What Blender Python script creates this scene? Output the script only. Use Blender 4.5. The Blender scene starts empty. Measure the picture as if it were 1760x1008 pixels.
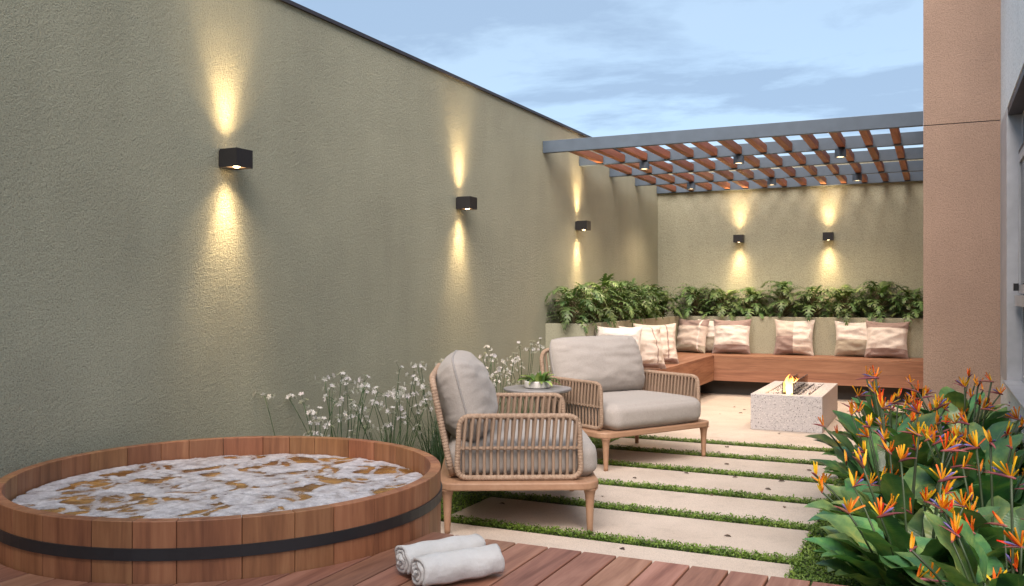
import bpy, bmesh, math, random
from math import sin, cos, pi, radians, sqrt, hypot, atan2
from mathutils import Vector, Matrix, Euler, noise

# ------------------------------------------------------------------ camera, world, sun, exposure
scn = bpy.context.scene
COL = scn.collection
R = radians
cam_d = bpy.data.cameras.new('camera'); cam = bpy.data.objects.new('camera', cam_d); COL.objects.link(cam)
cam.location = (3.35, 0.0, 1.2); cam.rotation_euler = (R(90), 0, R(25.292))
cam_d.sensor_width = 36.0; cam_d.lens = 31.683; cam_d.shift_y = 0.0008; cam_d.clip_start = 0.05; cam_d.clip_end = 2000
scn.camera = cam
vs = scn.view_settings
vs.view_transform = 'Standard'; vs.look = 'None'; vs.exposure = 1.0; vs.gamma = 1.0; vs.use_curve_mapping = False
scn.cycles.use_denoising = True
scn.cycles.max_bounces = 8; scn.cycles.transparent_max_bounces = 16
scn.cycles.caustics_reflective = False; scn.cycles.caustics_refractive = False
scn.cycles.sample_clamp_indirect = 6.0

SUN_EL, SUN_AZ = 42.0, 167.0        # azimuth clockwise from +Y, where the light comes from
world = bpy.data.worlds.new('World'); scn.world = world; world.use_nodes = True


def build_world():
    nt = world.node_tree; nt.nodes.clear()
    n = nt.nodes.new; l = nt.links.new
    out = n('ShaderNodeOutputWorld'); bg = n('ShaderNodeBackground'); bg.inputs['Strength'].default_value = 0.095
    sky = n('ShaderNodeTexSky'); sky.sky_type = 'NISHITA'; sky.sun_disc = False
    sky.sun_elevation = R(SUN_EL); sky.sun_rotation = R(SUN_AZ); sky.air_density = 1.0; sky.dust_density = 0.6; sky.ozone_density = 2.0
    tc = n('ShaderNodeTexCoord'); sep = n('ShaderNodeSeparateXYZ'); l(tc.outputs['Generated'], sep.inputs[0])
    zc = n('ShaderNodeMath'); zc.operation = 'MAXIMUM'; zc.inputs[1].default_value = 0.03; l(sep.outputs[2], zc.inputs[0])
    za = n('ShaderNodeMath'); za.operation = 'ADD'; za.inputs[1].default_value = 0.12; l(zc.outputs[0], za.inputs[0])
    dx = n('ShaderNodeMath'); dx.operation = 'DIVIDE'; l(sep.outputs[0], dx.inputs[0]); l(za.outputs[0], dx.inputs[1])
    dy = n('ShaderNodeMath'); dy.operation = 'DIVIDE'; l(sep.outputs[1], dy.inputs[0]); l(za.outputs[0], dy.inputs[1])
    cb = n('ShaderNodeCombineXYZ'); l(dx.outputs[0], cb.inputs[0]); l(dy.outputs[0], cb.inputs[1])
    mp = n('ShaderNodeMapping'); mp.inputs['Rotation'].default_value = (0, 0, R(-25)); mp.inputs['Scale'].default_value = (0.95, 1.55, 1.0)
    mp.inputs['Location'].default_value = (3.1, 1.7, 0); l(cb.outputs[0], mp.inputs[0])
    # broad pale veil: lifts the blue towards a milky dusk tone
    n1 = n('ShaderNodeTexNoise'); n1.inputs['Scale'].default_value = 0.55; n1.inputs['Detail'].default_value = 5; n1.inputs['Roughness'].default_value = 0.5
    l(mp.outputs[0], n1.inputs['Vector'])
    r1 = n('ShaderNodeValToRGB'); r1.color_ramp.elements[0].position = 0.30; r1.color_ramp.elements[1].position = 0.72
    r1.color_ramp.elements[0].color = (0.62,) * 3 + (1,); r1.color_ramp.elements[1].color = (0.86,) * 3 + (1,)
    l(n1.outputs[0], r1.inputs[0])
    mx1 = n('ShaderNodeMix'); mx1.data_type = 'RGBA'; l(r1.outputs[0], mx1.inputs['Factor']); l(sky.outputs[0], mx1.inputs['A'])
    mx1.inputs['B'].default_value = (3.2, 4.2, 5.25, 1)
    # darker blue cloud streaks
    n2 = n('ShaderNodeTexNoise'); n2.inputs['Scale'].default_value = 0.95; n2.inputs['Detail'].default_value = 9; n2.inputs['Roughness'].default_value = 0.60
    n2.inputs['Distortion'].default_value = 0.25; l(mp.outputs[0], n2.inputs['Vector'])
    r2 = n('ShaderNodeValToRGB'); r2.color_ramp.elements[0].position = 0.47; r2.color_ramp.elements[1].position = 0.57
    r2.color_ramp.elements[0].color = (0, 0, 0, 1); r2.color_ramp.elements[1].color = (0.72,) * 3 + (1,)
    l(n2.outputs[0], r2.inputs[0])
    mx2 = n('ShaderNodeMix'); mx2.data_type = 'RGBA'; l(r2.outputs[0], mx2.inputs['Factor']); l(mx1.outputs['Result'], mx2.inputs['A'])
    mx2.inputs['B'].default_value = (1.95, 2.75, 3.95, 1)
    l(mx2.outputs['Result'], bg.inputs['Color']); l(bg.outputs[0], out.inputs[0])


build_world()
sun_d = bpy.data.lights.new('sun', 'SUN'); sun = bpy.data.objects.new('sun', sun_d); COL.objects.link(sun)
sun_d.energy = 3.9; sun_d.angle = R(56); sun_d.color = (1.0, 0.87, 0.77)
sv = Vector((sin(R(SUN_AZ)) * cos(R(SUN_EL)), cos(R(SUN_AZ)) * cos(R(SUN_EL)), sin(R(SUN_EL))))
sun.rotation_euler = sv.to_track_quat('Z', 'Y').to_euler(); sun.location = sv * 20

WARM = (1.0, 0.75, 0.51)
rng = random.Random(7)


# ------------------------------------------------------------------ node material helpers
class NM:
    def __init__(s, name):
        s.m = bpy.data.materials.new(name); s.m.use_nodes = True
        s.nt = s.m.node_tree; s.b = s.nt.nodes['Principled BSDF']; s.out = s.nt.nodes['Material Output']

    def n(s, t, **k):
        nd = s.nt.nodes.new('ShaderNode' + t)
        for a, v in k.items():
            if a in nd.inputs: nd.inputs[a].default_value = v
            else: setattr(nd, a, v)
        return nd

    def l(s, a, b): s.nt.links.new(a, b)

    def coord(s, scale=(1, 1, 1), rand=0.0, space='Object', rot=(0, 0, 0)):
        tc = s.n('TexCoord'); mp = s.n('Mapping'); mp.inputs['Scale'].default_value = scale; mp.inputs['Rotation'].default_value = rot
        o = tc.outputs[space]
        if rand:
            oi = s.n('ObjectInfo'); mu = s.n('Math', operation='MULTIPLY'); mu.inputs[1].default_value = rand
            s.l(oi.outputs['Random'], mu.inputs[0]); ad = s.n('VectorMath', operation='ADD')
            s.l(o, ad.inputs[0]); s.l(mu.outputs[0], ad.inputs[1]); o = ad.outputs[0]
        s.l(o, mp.inputs[0]); return mp.outputs[0]

    def noise(s, vec, scale, detail=4, rough=0.5, dist=0.0):
        t = s.n('TexNoise'); t.inputs['Scale'].default_value = scale; t.inputs['Detail'].default_value = detail
        t.inputs['Roughness'].default_value = rough; t.inputs['Distortion'].default_value = dist
        if vec is not None: s.l(vec, t.inputs['Vector'])
        return t.outputs['Fac']

    def ramp(s, fac, stops):
        r = s.n('ValToRGB'); e = r.color_ramp.elements
        while len(e) < len(stops): e.new(0.5)
        for q, (p, c) in zip(e, stops):
            q.position = p; q.color = (c if len(c) == 4 else tuple(c) + (1,)) if hasattr(c, '__len__') else (c, c, c, 1)
        s.l(fac, r.inputs[0]); return r.outputs[0]

    def mix(s, fac, a, b, mode='MIX'):
        x = s.n('Mix'); x.data_type = 'RGBA'; x.blend_type = mode
        for v, key in ((fac, 'Factor'), (a, 'A'), (b, 'B')):
            if hasattr(v, 'node'): s.l(v, x.inputs[key])
            elif key == 'Factor': x.inputs[0].default_value = v
            else: x.inputs[key].default_value = tuple(v) + (1,) if len(v) == 3 else v
        return x.outputs['Result']

    def math(s, op, a, b=0.0):
        x = s.n('Math', operation=op)
        for i, v in enumerate((a, b)):
            if hasattr(v, 'node'): s.l(v, x.inputs[i])
            else: x.inputs[i].default_value = v
        return x.outputs[0]

    def vary(s, col, lo=0.85, hi=1.12, hue=0.0):
        oi = s.n('ObjectInfo'); mr = s.n('MapRange'); mr.inputs['To Min'].default_value = lo; mr.inputs['To Max'].default_value = hi
        s.l(oi.outputs['Random'], mr.inputs['Value']); hs = s.n('HueSaturation'); s.l(mr.outputs[0], hs.inputs['Value'])
        if hue:
            f = s.math('FRACT', s.math('MULTIPLY', oi.outputs['Random'], 7.31)); m2 = s.n('MapRange')
            m2.inputs['To Min'].default_value = 0.5 - hue; m2.inputs['To Max'].default_value = 0.5 + hue
            s.l(f, m2.inputs['Value']); s.l(m2.outputs[0], hs.inputs['Hue'])
        s.l(col, hs.inputs['Color']); return hs.outputs[0]

    def col(s, c):
        if hasattr(c, 'node'): s.l(c, s.b.inputs['Base Color'])
        else: s.b.inputs['Base Color'].default_value = tuple(c) + (1,)
        return s

    def rough(s, v):
        if hasattr(v, 'node'): s.l(v, s.b.inputs['Roughness'])
        else: s.b.inputs['Roughness'].default_value = v
        return s

    def bump(s, h, strength=0.3, dist=0.01, chain=None):
        b = s.n('Bump'); b.inputs['Strength'].default_value = strength; b.inputs['Distance'].default_value = dist
        s.l(h, b.inputs['Height'])
        if chain is not None: s.l(chain, b.inputs['Normal'])
        s.l(b.outputs[0], s.b.inputs['Normal']); return b.outputs[0]


def plain(name, c, rough=0.5, metal=0.0):
    m = NM(name); v = m.coord(rand=3.0); f = m.noise(v, 9, 5)
    m.col(m.ramp(f, [(0.3, tuple(x * 0.88 for x in c)), (0.7, tuple(min(1, x * 1.1) for x in c))])); m.rough(rough)
    m.b.inputs['Metallic'].default_value = metal
    m.bump(m.noise(v, 160, 3), 0.08, 0.002); return m.m


def stucco(name, c, grain=150, depth=0.006, strength=0.7):
    m = NM(name); v = m.coord()
    big = m.noise(v, 1.3, 5, 0.6); mid = m.noise(v, grain * 0.33, 4, 0.65); fine = m.noise(v, grain, 3, 0.7)
    base = m.ramp(big, [(0.3, tuple(x * 0.90 for x in c)), (0.7, tuple(x * 1.08 for x in c))])
    sp = m.ramp(fine, [(0.30, 0.55), (0.48, 1.0), (0.75, 1.15)])
    st = m.noise(m.coord((2.6, 2.6, 0.35)), 1.6, 6, 0.65)
    base = m.mix(1.0, base, m.ramp(st, [(0.30, 0.94), (0.5, 1.0), (0.7, 1.03)]), 'MULTIPLY')
    m.col(m.mix(1.0, base, sp, 'MULTIPLY')); m.rough(0.92)
    h = m.math('ADD', m.math('MULTIPLY', mid, 0.6), m.math('MULTIPLY', fine, 0.6))
    m.bump(h, strength, depth); return m.m


def wood(name, c1, c2, c3, axis='y', rough=0.5, scale=1.0, vary=(0.78, 1.15), hue=0.008):
    m = NM(name); hi, lo = 14.0 * scale, 1.1 * scale
    s = {'x': (lo, hi, hi), 'y': (hi, lo, hi), 'z': (hi, hi, lo)}[axis]
    v = m.coord(s, rand=37.0)
    a = m.noise(v, 1.0, 6, 0.62, 0.9); b = m.noise(v, 5.5, 4, 0.6, 0.2)
    f = m.math('ADD', m.math('MULTIPLY', a, 0.72), m.math('MULTIPLY', b, 0.28))
    c = m.ramp(f, [(0.33, c1), (0.5, c2), (0.67, c3)])
    m.col(m.vary(c, *vary, hue=hue)); m.rough(m.ramp(f, [(0.3, rough + 0.12), (0.7, rough - 0.06)]))
    m.bump(f, 0.25, 0.003); return m.m


def fabric(name, c, weave=420, wr=0.35):
    m = NM(name); v = m.coord(rand=5.0)
    w1 = m.n('TexWave'); w1.inputs['Scale'].default_value = weave / 6.28; w1.bands_direction = 'Y'; w1.inputs['Distortion'].default_value = 1.5
    w2 = m.n('TexWave'); w2.inputs['Scale'].default_value = weave / 6.28; w2.bands_direction = 'Z'; w2.inputs['Distortion'].default_value = 1.5
    m.l(v, w1.inputs['Vector']); m.l(v, w2.inputs['Vector'])
    f = m.math('ADD', m.math('MULTIPLY', w1.outputs['Fac'], 0.5), m.math('MULTIPLY', w2.outputs['Fac'], 0.5))
    sp = m.noise(v, 260, 3, 0.7)
    cc = m.ramp(sp, [(0.35, tuple(x * 0.80 for x in c)), (0.65, tuple(min(1, x * 1.10) for x in c))])
    m.col(cc); m.rough(0.95); m.b.inputs['Sheen Weight'].default_value = 0.15
    nb = m.bump(m.noise(v, 16, 4, 0.55), wr, 0.02); m.bump(f, 0.25, 0.0012, nb); return m


def emit(name, c, strength):
    m = bpy.data.materials.new(name); m.use_nodes = True; nt = m.node_tree; nt.nodes.clear()
    e = nt.nodes.new('ShaderNodeEmission'); e.inputs[0].default_value = tuple(c) + (1,); e.inputs[1].default_value = strength
    o = nt.nodes.new('ShaderNodeOutputMaterial'); nt.links.new(e.outputs[0], o.inputs[0]); return m


def leaf_mat(name, c_dark, c_mid, c_light, rib=None, rough=0.38, ribw=0.006, hue=0.015, vary=(0.7, 1.25), transl=0.25):
    m = NM(name); v = m.coord(rand=9.0); f = m.noise(v, 14, 4)
    c = m.ramp(f, [(0.32, c_dark), (0.52, c_mid), (0.72, c_light)])
    c = m.vary(c, *vary, hue=hue)
    if rib:
        at = m.n('Attribute'); at.attribute_name = 'across'
        d = m.math('ABSOLUTE', at.outputs['Fac'])
        c = m.mix(m.ramp(d, [(ribw, 0.8), (ribw + 0.03, 0.0)]), c, rib)
        w = m.n('TexWave'); w.bands_direction = 'X'; w.inputs['Scale'].default_value = 38; w.inputs['Distortion'].default_value = 1.0
        m.l(m.coord(), w.inputs['Vector']); m.bump(w.outputs['Fac'], 0.12, 0.003)
    m.col(c); m.rough(rough)
    tr = m.n('BsdfTranslucent'); m.l(m.mix(1.0, c, (1.0, 1.15, 0.55), 'MULTIPLY'), tr.inputs['Color'])
    ms = m.n('MixShader'); ms.inputs[0].default_value = transl
    m.l(m.b.outputs[0], ms.inputs[1]); m.l(tr.outputs[0], ms.inputs[2]); m.l(ms.outputs[0], m.out.inputs['Surface']); return m.m


M = {}
M['wall'] = stucco('olive_stucco', (0.390, 0.383, 0.285), 140, 0.013, 1.0)
M['pier'] = stucco('terracotta_texture', (0.415, 0.280, 0.208), 110, 0.010, 1.0)
M['planter'] = stucco('planter_stucco', (0.36, 0.35, 0.26), 100, 0.006, 0.5)
M['white_wall'] = stucco('white_paint', (0.74, 0.74, 0.74), 60, 0.002, 0.2)
M['coping'] = plain('dark_coping', (0.035, 0.032, 0.042), 0.5)
M['black'] = plain('black_metal', (0.018, 0.017, 0.019), 0.42)
M['steel'] = plain('painted_steel', (0.068, 0.094, 0.128), 0.5)
M['alu'] = plain('grey_aluminium', (0.46, 0.47, 0.50), 0.4, 0.1)
M['deckwood'] = wood('deck_wood', (0.165, 0.068, 0.041), (0.28, 0.128, 0.080), (0.39, 0.198, 0.132), 'y', 0.44)
M['stave'] = wood('cedar_stave', (0.165, 0.064, 0.028), (0.28, 0.118, 0.052), (0.38, 0.18, 0.085), 'z', 0.5, vary=(0.82, 1.14), hue=0.009)
M['benchx'] = wood('bench_wood_x', (0.17, 0.070, 0.038), (0.28, 0.128, 0.072), (0.37, 0.19, 0.115), 'x', 0.5, 0.8, (0.92, 1.08), 0.004)
M['benchy'] = wood('bench_wood_y', (0.17, 0.070, 0.038), (0.28, 0.128, 0.072), (0.37, 0.19, 0.115), 'y', 0.5, 0.8, (0.92, 1.08), 0.004)
M['rafter'] = wood('rafter_wood', (0.20, 0.065, 0.028), (0.31, 0.11, 0.05), (0.42, 0.17, 0.08), 'y', 0.5)
M['chairwood'] = wood('painted_teak', (0.30, 0.165, 0.098), (0.35, 0.20, 0.122), (0.39, 0.235, 0.15), 'y', 0.5, 0.7, (0.97, 1.03), 0.0)
M['dark_base'] = plain('dark_base_paint', (0.05, 0.045, 0.04), 0.8)  # one even dark tone for the bench base and deck joists
M['pale_table'] = plain('table_grey', (0.24, 0.23, 0.235), 0.42)
M['ceramic'] = plain('ceramic_pot', (0.62, 0.60, 0.57), 0.4)
M['soil'] = stucco('soil', (0.035, 0.026, 0.02), 60, 0.02, 1.0)
M['turf'] = stucco('turf_soil', (0.045, 0.065, 0.02), 80, 0.02, 1.0)
M['cushion'] = fabric('grey_cushion', (0.37, 0.335, 0.31), 420, 0.22).m
M['piping'] = fabric('piping', (0.30, 0.28, 0.27), 500, 0.1).m
M['lens'] = emit('lamp_lens', (1.0, 0.72, 0.40), 14.0)
M['reflector'] = emit('lit_reflector', (1.0, 0.55, 0.25), 0.55)
M['glow'] = emit('downlight_lens', (1.0, 0.68, 0.36), 4.5)


def rope_mat():
    m = NM('woven_rope'); v = m.coord(rand=2.0)
    w = m.n('TexWave'); w.bands_direction = 'DIAGONAL'; w.inputs['Scale'].default_value = 60; w.inputs['Distortion'].default_value = 2.0; m.l(v, w.inputs['Vector'])
    c = m.ramp(m.noise(v, 70, 4, 0.6), [(0.3, (0.25, 0.165, 0.112)), (0.7, (0.42, 0.30, 0.22))])
    m.col(m.vary(c, 0.9, 1.08)); m.rough(0.85); m.bump(w.outputs['Fac'], 0.5, 0.002); return m.m


M['rope'] = rope_mat()


def slab_mat():
    m = NM('granular_slab'); v = m.coord(rand=11.0)
    big = m.noise(v, 2.5, 5); f = m.noise(v, 330, 2, 0.7); f2 = m.noise(v, 130, 2, 0.6)
    c = m.ramp(big, [(0.3, (0.50, 0.415, 0.345)), (0.7, (0.58, 0.49, 0.415))])
    c = m.mix(1.0, c, m.ramp(f, [(0.33, 0.62), (0.48, 1.0), (0.7, 1.12)]), 'MULTIPLY')
    c = m.mix(1.0, c, m.ramp(f2, [(0.3, 0.8), (0.42, 1.0)]), 'MULTIPLY')
    c = m.mix(1.0, c, m.ramp(m.noise(v, 6, 6, 0.7, 0.5), [(0.30, 0.86), (0.45, 1.0), (0.7, 1.04)]), 'MULTIPLY')
    m.col(m.vary(c, 0.94, 1.05)); m.rough(0.85); m.bump(f, 0.3, 0.003); return m.m


M['slab'] = slab_mat()


def terrazzo_mat():
    m = NM('terrazzo'); v = m.coord()
    c = m.ramp(m.noise(v, 60, 5, 0.7), [(0.3, (0.41, 0.385, 0.385)), (0.7, (0.51, 0.48, 0.48))])
    vo = m.n('TexVoronoi'); vo.inputs['Scale'].default_value = 120; m.l(v, vo.inputs['Vector'])
    sx = m.n('SeparateColor'); m.l(vo.outputs['Color'], sx.inputs[0])
    dark = m.math('MULTIPLY', m.math('GREATER_THAN', sx.outputs[0], 0.82), m.math('LESS_THAN', vo.outputs['Distance'], 0.42))
    lite = m.math('MULTIPLY', m.math('LESS_THAN', sx.outputs[0], 0.15), m.math('LESS_THAN', vo.outputs['Distance'], 0.45))
    c = m.mix(dark, c, (0.10, 0.085, 0.085)); c = m.mix(lite, c, (0.66, 0.62, 0.59))
    m.col(c); m.rough(0.6); m.bump(m.noise(v, 200, 2), 0.1, 0.002); return m.m


M['terrazzo'] = terrazzo_mat()


def foam_mat():
    m = NM('soap_foam'); v = m.coord()
    vo = m.n('TexVoronoi'); vo.inputs['Scale'].default_value = 150; m.l(v, vo.inputs['Vector'])
    f = m.noise(v, 30, 6, 0.7); fine = m.noise(v, 210, 3, 0.75); mid = m.noise(v, 11, 4, 0.6)
    c = m.ramp(f, [(0.28, (0.34, 0.325, 0.36)), (0.62, (0.74, 0.73, 0.77))])
    c = m.mix(1.0, c, m.ramp(fine, [(0.30, 0.45), (0.44, 0.95), (0.70, 1.2)]), 'MULTIPLY')
    m.col(c); m.rough(0.3); nb = m.bump(f, 0.35, 0.012); nb = m.bump(fine, 0.6, 0.006, nb); m.bump(vo.outputs['Distance'], 0.5, 0.005, nb)
    at = m.n('Attribute'); at.attribute_name = 'across'
    k = m.math('ADD', at.outputs['Fac'], m.math('MULTIPLY', m.math('SUBTRACT', fine, 0.5), 0.22))
    k = m.math('ADD', k, m.math('MULTIPLY', m.math('SUBTRACT', f, 0.5), 0.30))
    a = m.math('MULTIPLY', m.ramp(k, [(0.0, 0.0), (0.10, 0.58), (0.42, 0.92)]), m.ramp(mid, [(0.32, 0.62), (0.5, 1.0)]))
    tr = m.n('BsdfTransparent'); ms = m.n('MixShader'); m.l(a, ms.inputs[0]); m.l(tr.outputs[0], ms.inputs[1]); m.l(m.b.outputs[0], ms.inputs[2])
    m.l(ms.outputs[0], m.out.inputs['Surface']); return m.m


def water_mat():
    m = NM('amber_water')
    c = m.ramp(m.noise(m.coord(), 9, 4, 0.6, 0.6), [(0.34, (0.16, 0.070, 0.022)), (0.52, (0.40, 0.20, 0.058)), (0.68, (0.66, 0.37, 0.125))])
    tt = m.n('BsdfTransparent'); tt.inputs[0].default_value = (0.80, 0.56, 0.26, 1)
    df = m.n('BsdfDiffuse'); m.l(c, df.inputs[0])
    tm = m.n('MixShader'); tm.inputs[0].default_value = 0.7; m.l(tt.outputs[0], tm.inputs[1]); m.l(df.outputs[0], tm.inputs[2])
    gl = m.n('BsdfGlossy'); gl.inputs['Roughness'].default_value = 0.05
    fr = m.n('Fresnel'); fr.inputs['IOR'].default_value = 1.36
    bp = m.n('Bump'); bp.inputs['Strength'].default_value = 0.35; bp.inputs['Distance'].default_value = 0.02
    m.l(m.noise(m.coord(), 18, 3), bp.inputs['Height']); m.l(bp.outputs[0], gl.inputs['Normal']); m.l(bp.outputs[0], fr.inputs['Normal'])
    ms = m.n('MixShader'); m.l(fr.outputs[0], ms.inputs[0]); m.l(tm.outputs[0], ms.inputs[1]); m.l(gl.outputs[0], ms.inputs[2])
    m.l(ms.outputs[0], m.out.inputs['Surface']); return m.m


def glass_mat(name, tint, rough=0.02, ior=1.45):
    m = NM(name)
    tr = m.n('BsdfTransparent'); tr.inputs[0].default_value = tuple(tint) + (1,)
    gl = m.n('BsdfGlossy'); gl.inputs['Roughness'].default_value = rough
    fr = m.n('Fresnel'); fr.inputs['IOR'].default_value = ior
    ms = m.n('MixShader'); m.l(fr.outputs[0], ms.inputs[0]); m.l(tr.outputs[0], ms.inputs[1]); m.l(gl.outputs[0], ms.inputs[2])
    m.l(ms.outputs[0], m.out.inputs['Surface']); return m.m


M['foam'] = foam_mat(); M['water'] = water_mat()
M['glass'] = glass_mat('clear_glass', (0.80, 0.74, 0.70)); M['pane'] = glass_mat('window_glass', (0.55, 0.6, 0.66))
M['towel'] = None


def towel_mat():
    m = NM('terry_towel'); v = m.coord(rand=4.0)
    f = m.noise(v, 520, 3, 0.7)
    c = m.ramp(m.noise(v, 9, 4), [(0.3, (0.50, 0.48, 0.46)), (0.7, (0.62, 0.61, 0.60))]); m.col(c); m.rough(1.0)
    m.b.inputs['Sheen Weight'].default_value = 0.3
    nb = m.bump(m.noise(v, 22, 3), 0.5, 0.02); m.bump(f, 0.7, 0.004, nb); return m.m


M['towel'] = towel_mat()
M['strel_leaf'] = leaf_mat('paradise_leaf', (0.045, 0.120, 0.050), (0.105, 0.205, 0.070), (0.25, 0.32, 0.09), rib=(0.17, 0.22, 0.09), rough=0.28, hue=0.045, vary=(0.6, 1.7))
M['strel_stalk'] = leaf_mat('paradise_stalk', (0.03, 0.05, 0.02), (0.045, 0.075, 0.03), (0.06, 0.09, 0.04), rough=0.5, transl=0.05)
M['petal'] = leaf_mat('orange_petal', (0.82, 0.20, 0.012), (0.90, 0.36, 0.018), (0.92, 0.50, 0.035), rough=0.5, hue=0.045, vary=(0.85, 1.15), transl=0.3)
M['bract'] = leaf_mat('bract', (0.16, 0.045, 0.06), (0.28, 0.075, 0.075), (0.34, 0.13, 0.09), rough=0.5, hue=0.02, transl=0.05)
M['tongue'] = leaf_mat('violet_tongue', (0.10, 0.075, 0.25), (0.17, 0.13, 0.36), (0.25, 0.20, 0.45), rough=0.5, transl=0.1)
M['philo'] = leaf_mat('split_leaf', (0.05, 0.105, 0.036), (0.125, 0.205, 0.068), (0.24, 0.33, 0.125), rough=0.42, hue=0.02, vary=(0.6, 1.35))
M['philo_stem'] = leaf_mat('split_leaf_stem', (0.10, 0.07, 0.04), (0.14, 0.11, 0.055), (0.16, 0.14, 0.07), rough=0.6, transl=0.0)
M['blade'] = leaf_mat('garlic_blade', (0.025, 0.060, 0.020), (0.045, 0.095, 0.030), (0.075, 0.13, 0.045), rough=0.45, hue=0.01, vary=(0.75, 1.2), transl=0.2)
M['white_petal'] = leaf_mat('white_petal', (0.66, 0.60, 0.68), (0.76, 0.72, 0.76), (0.82, 0.80, 0.80), rough=0.6, hue=0.0, vary=(0.92, 1.05), transl=0.35)
M['clover'] = leaf_mat('ground_cover_leaf', (0.085, 0.15, 0.020), (0.16, 0.26, 0.036), (0.26, 0.36, 0.065), rough=0.5, hue=0.0, vary=(1, 1), transl=0.25)
M['dry'] = leaf_mat('dry_leaf', (0.05, 0.03, 0.022), (0.09, 0.055, 0.035), (0.14, 0.09, 0.055), rough=0.8, transl=0.0)
M['succulent'] = leaf_mat('pot_plant_leaf', (0.07, 0.15, 0.035), (0.16, 0.27, 0.07), (0.36, 0.40, 0.11), rough=0.45, hue=0.03, vary=(0.7, 1.35))
M['pebble'] = plain('white_pebble', (0.55, 0.50, 0.48), 0.6)
M['pebble_dark'] = plain('dark_pebble', (0.10, 0.085, 0.08), 0.6)


def flame_mat():
    m = bpy.data.materials.new('flame'); m.use_nodes = True; nt = m.node_tree; nt.nodes.clear()
    n = nt.nodes.new; l = nt.links.new
    tc = n('ShaderNodeTexCoord'); sp = n('ShaderNodeSeparateXYZ'); l(tc.outputs['Generated'], sp.inputs[0])
    r = n('ShaderNodeValToRGB'); e = r.color_ramp.elements; e.new(0.5)
    for q, (p, c) in zip(e, ((0.0, (1.0, 0.66, 0.22, 1)), (0.4, (1.0, 0.60, 0.17, 1)), (1.0, (1.0, 0.26, 0.03, 1)))): q.position = p; q.color = c
    l(sp.outputs[2], r.inputs[0]); em = n('ShaderNodeEmission'); em.inputs[1].default_value = 3.2; l(r.outputs[0], em.inputs[0])
    tr = n('ShaderNodeBsdfTransparent'); ms = n('ShaderNodeMixShader')
    lw = n('ShaderNodeLayerWeight'); lw.inputs[0].default_value = 0.35
    l(lw.outputs['Facing'], ms.inputs[0]); l(em.outputs[0], ms.inputs[1]); l(tr.outputs[0], ms.inputs[2])
    o = n('ShaderNodeOutputMaterial'); l(ms.outputs[0], o.inputs[0]); return m


M['flame'] = flame_mat()


# ------------------------------------------------------------------ object helpers
def tag(o, label=None, cat=None, group=None, kind=None):
    if label: o['label'] = label
    if cat: o['category'] = cat
    if group: o['group'] = group
    if kind: o['kind'] = kind
    return o


def empty(name, loc=(0, 0, 0), rz=0.0, **k):
    o = bpy.data.objects.new(name, None); COL.objects.link(o); o.location = loc; o.rotation_euler = (0, 0, rz); o.empty_display_size = 0.1
    return tag(o, **k)


def link(name, me, parent=None, loc=None, rot=None, scale=None, mat=None):
    o = bpy.data.objects.new(name, me); COL.objects.link(o)
    if parent is not None: o.parent = parent
    if loc is not None: o.location = loc
    if rot is not None: o.rotation_euler = rot
    if scale is not None: o.scale = scale if hasattr(scale, '__len__') else (scale,) * 3
    return o


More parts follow.
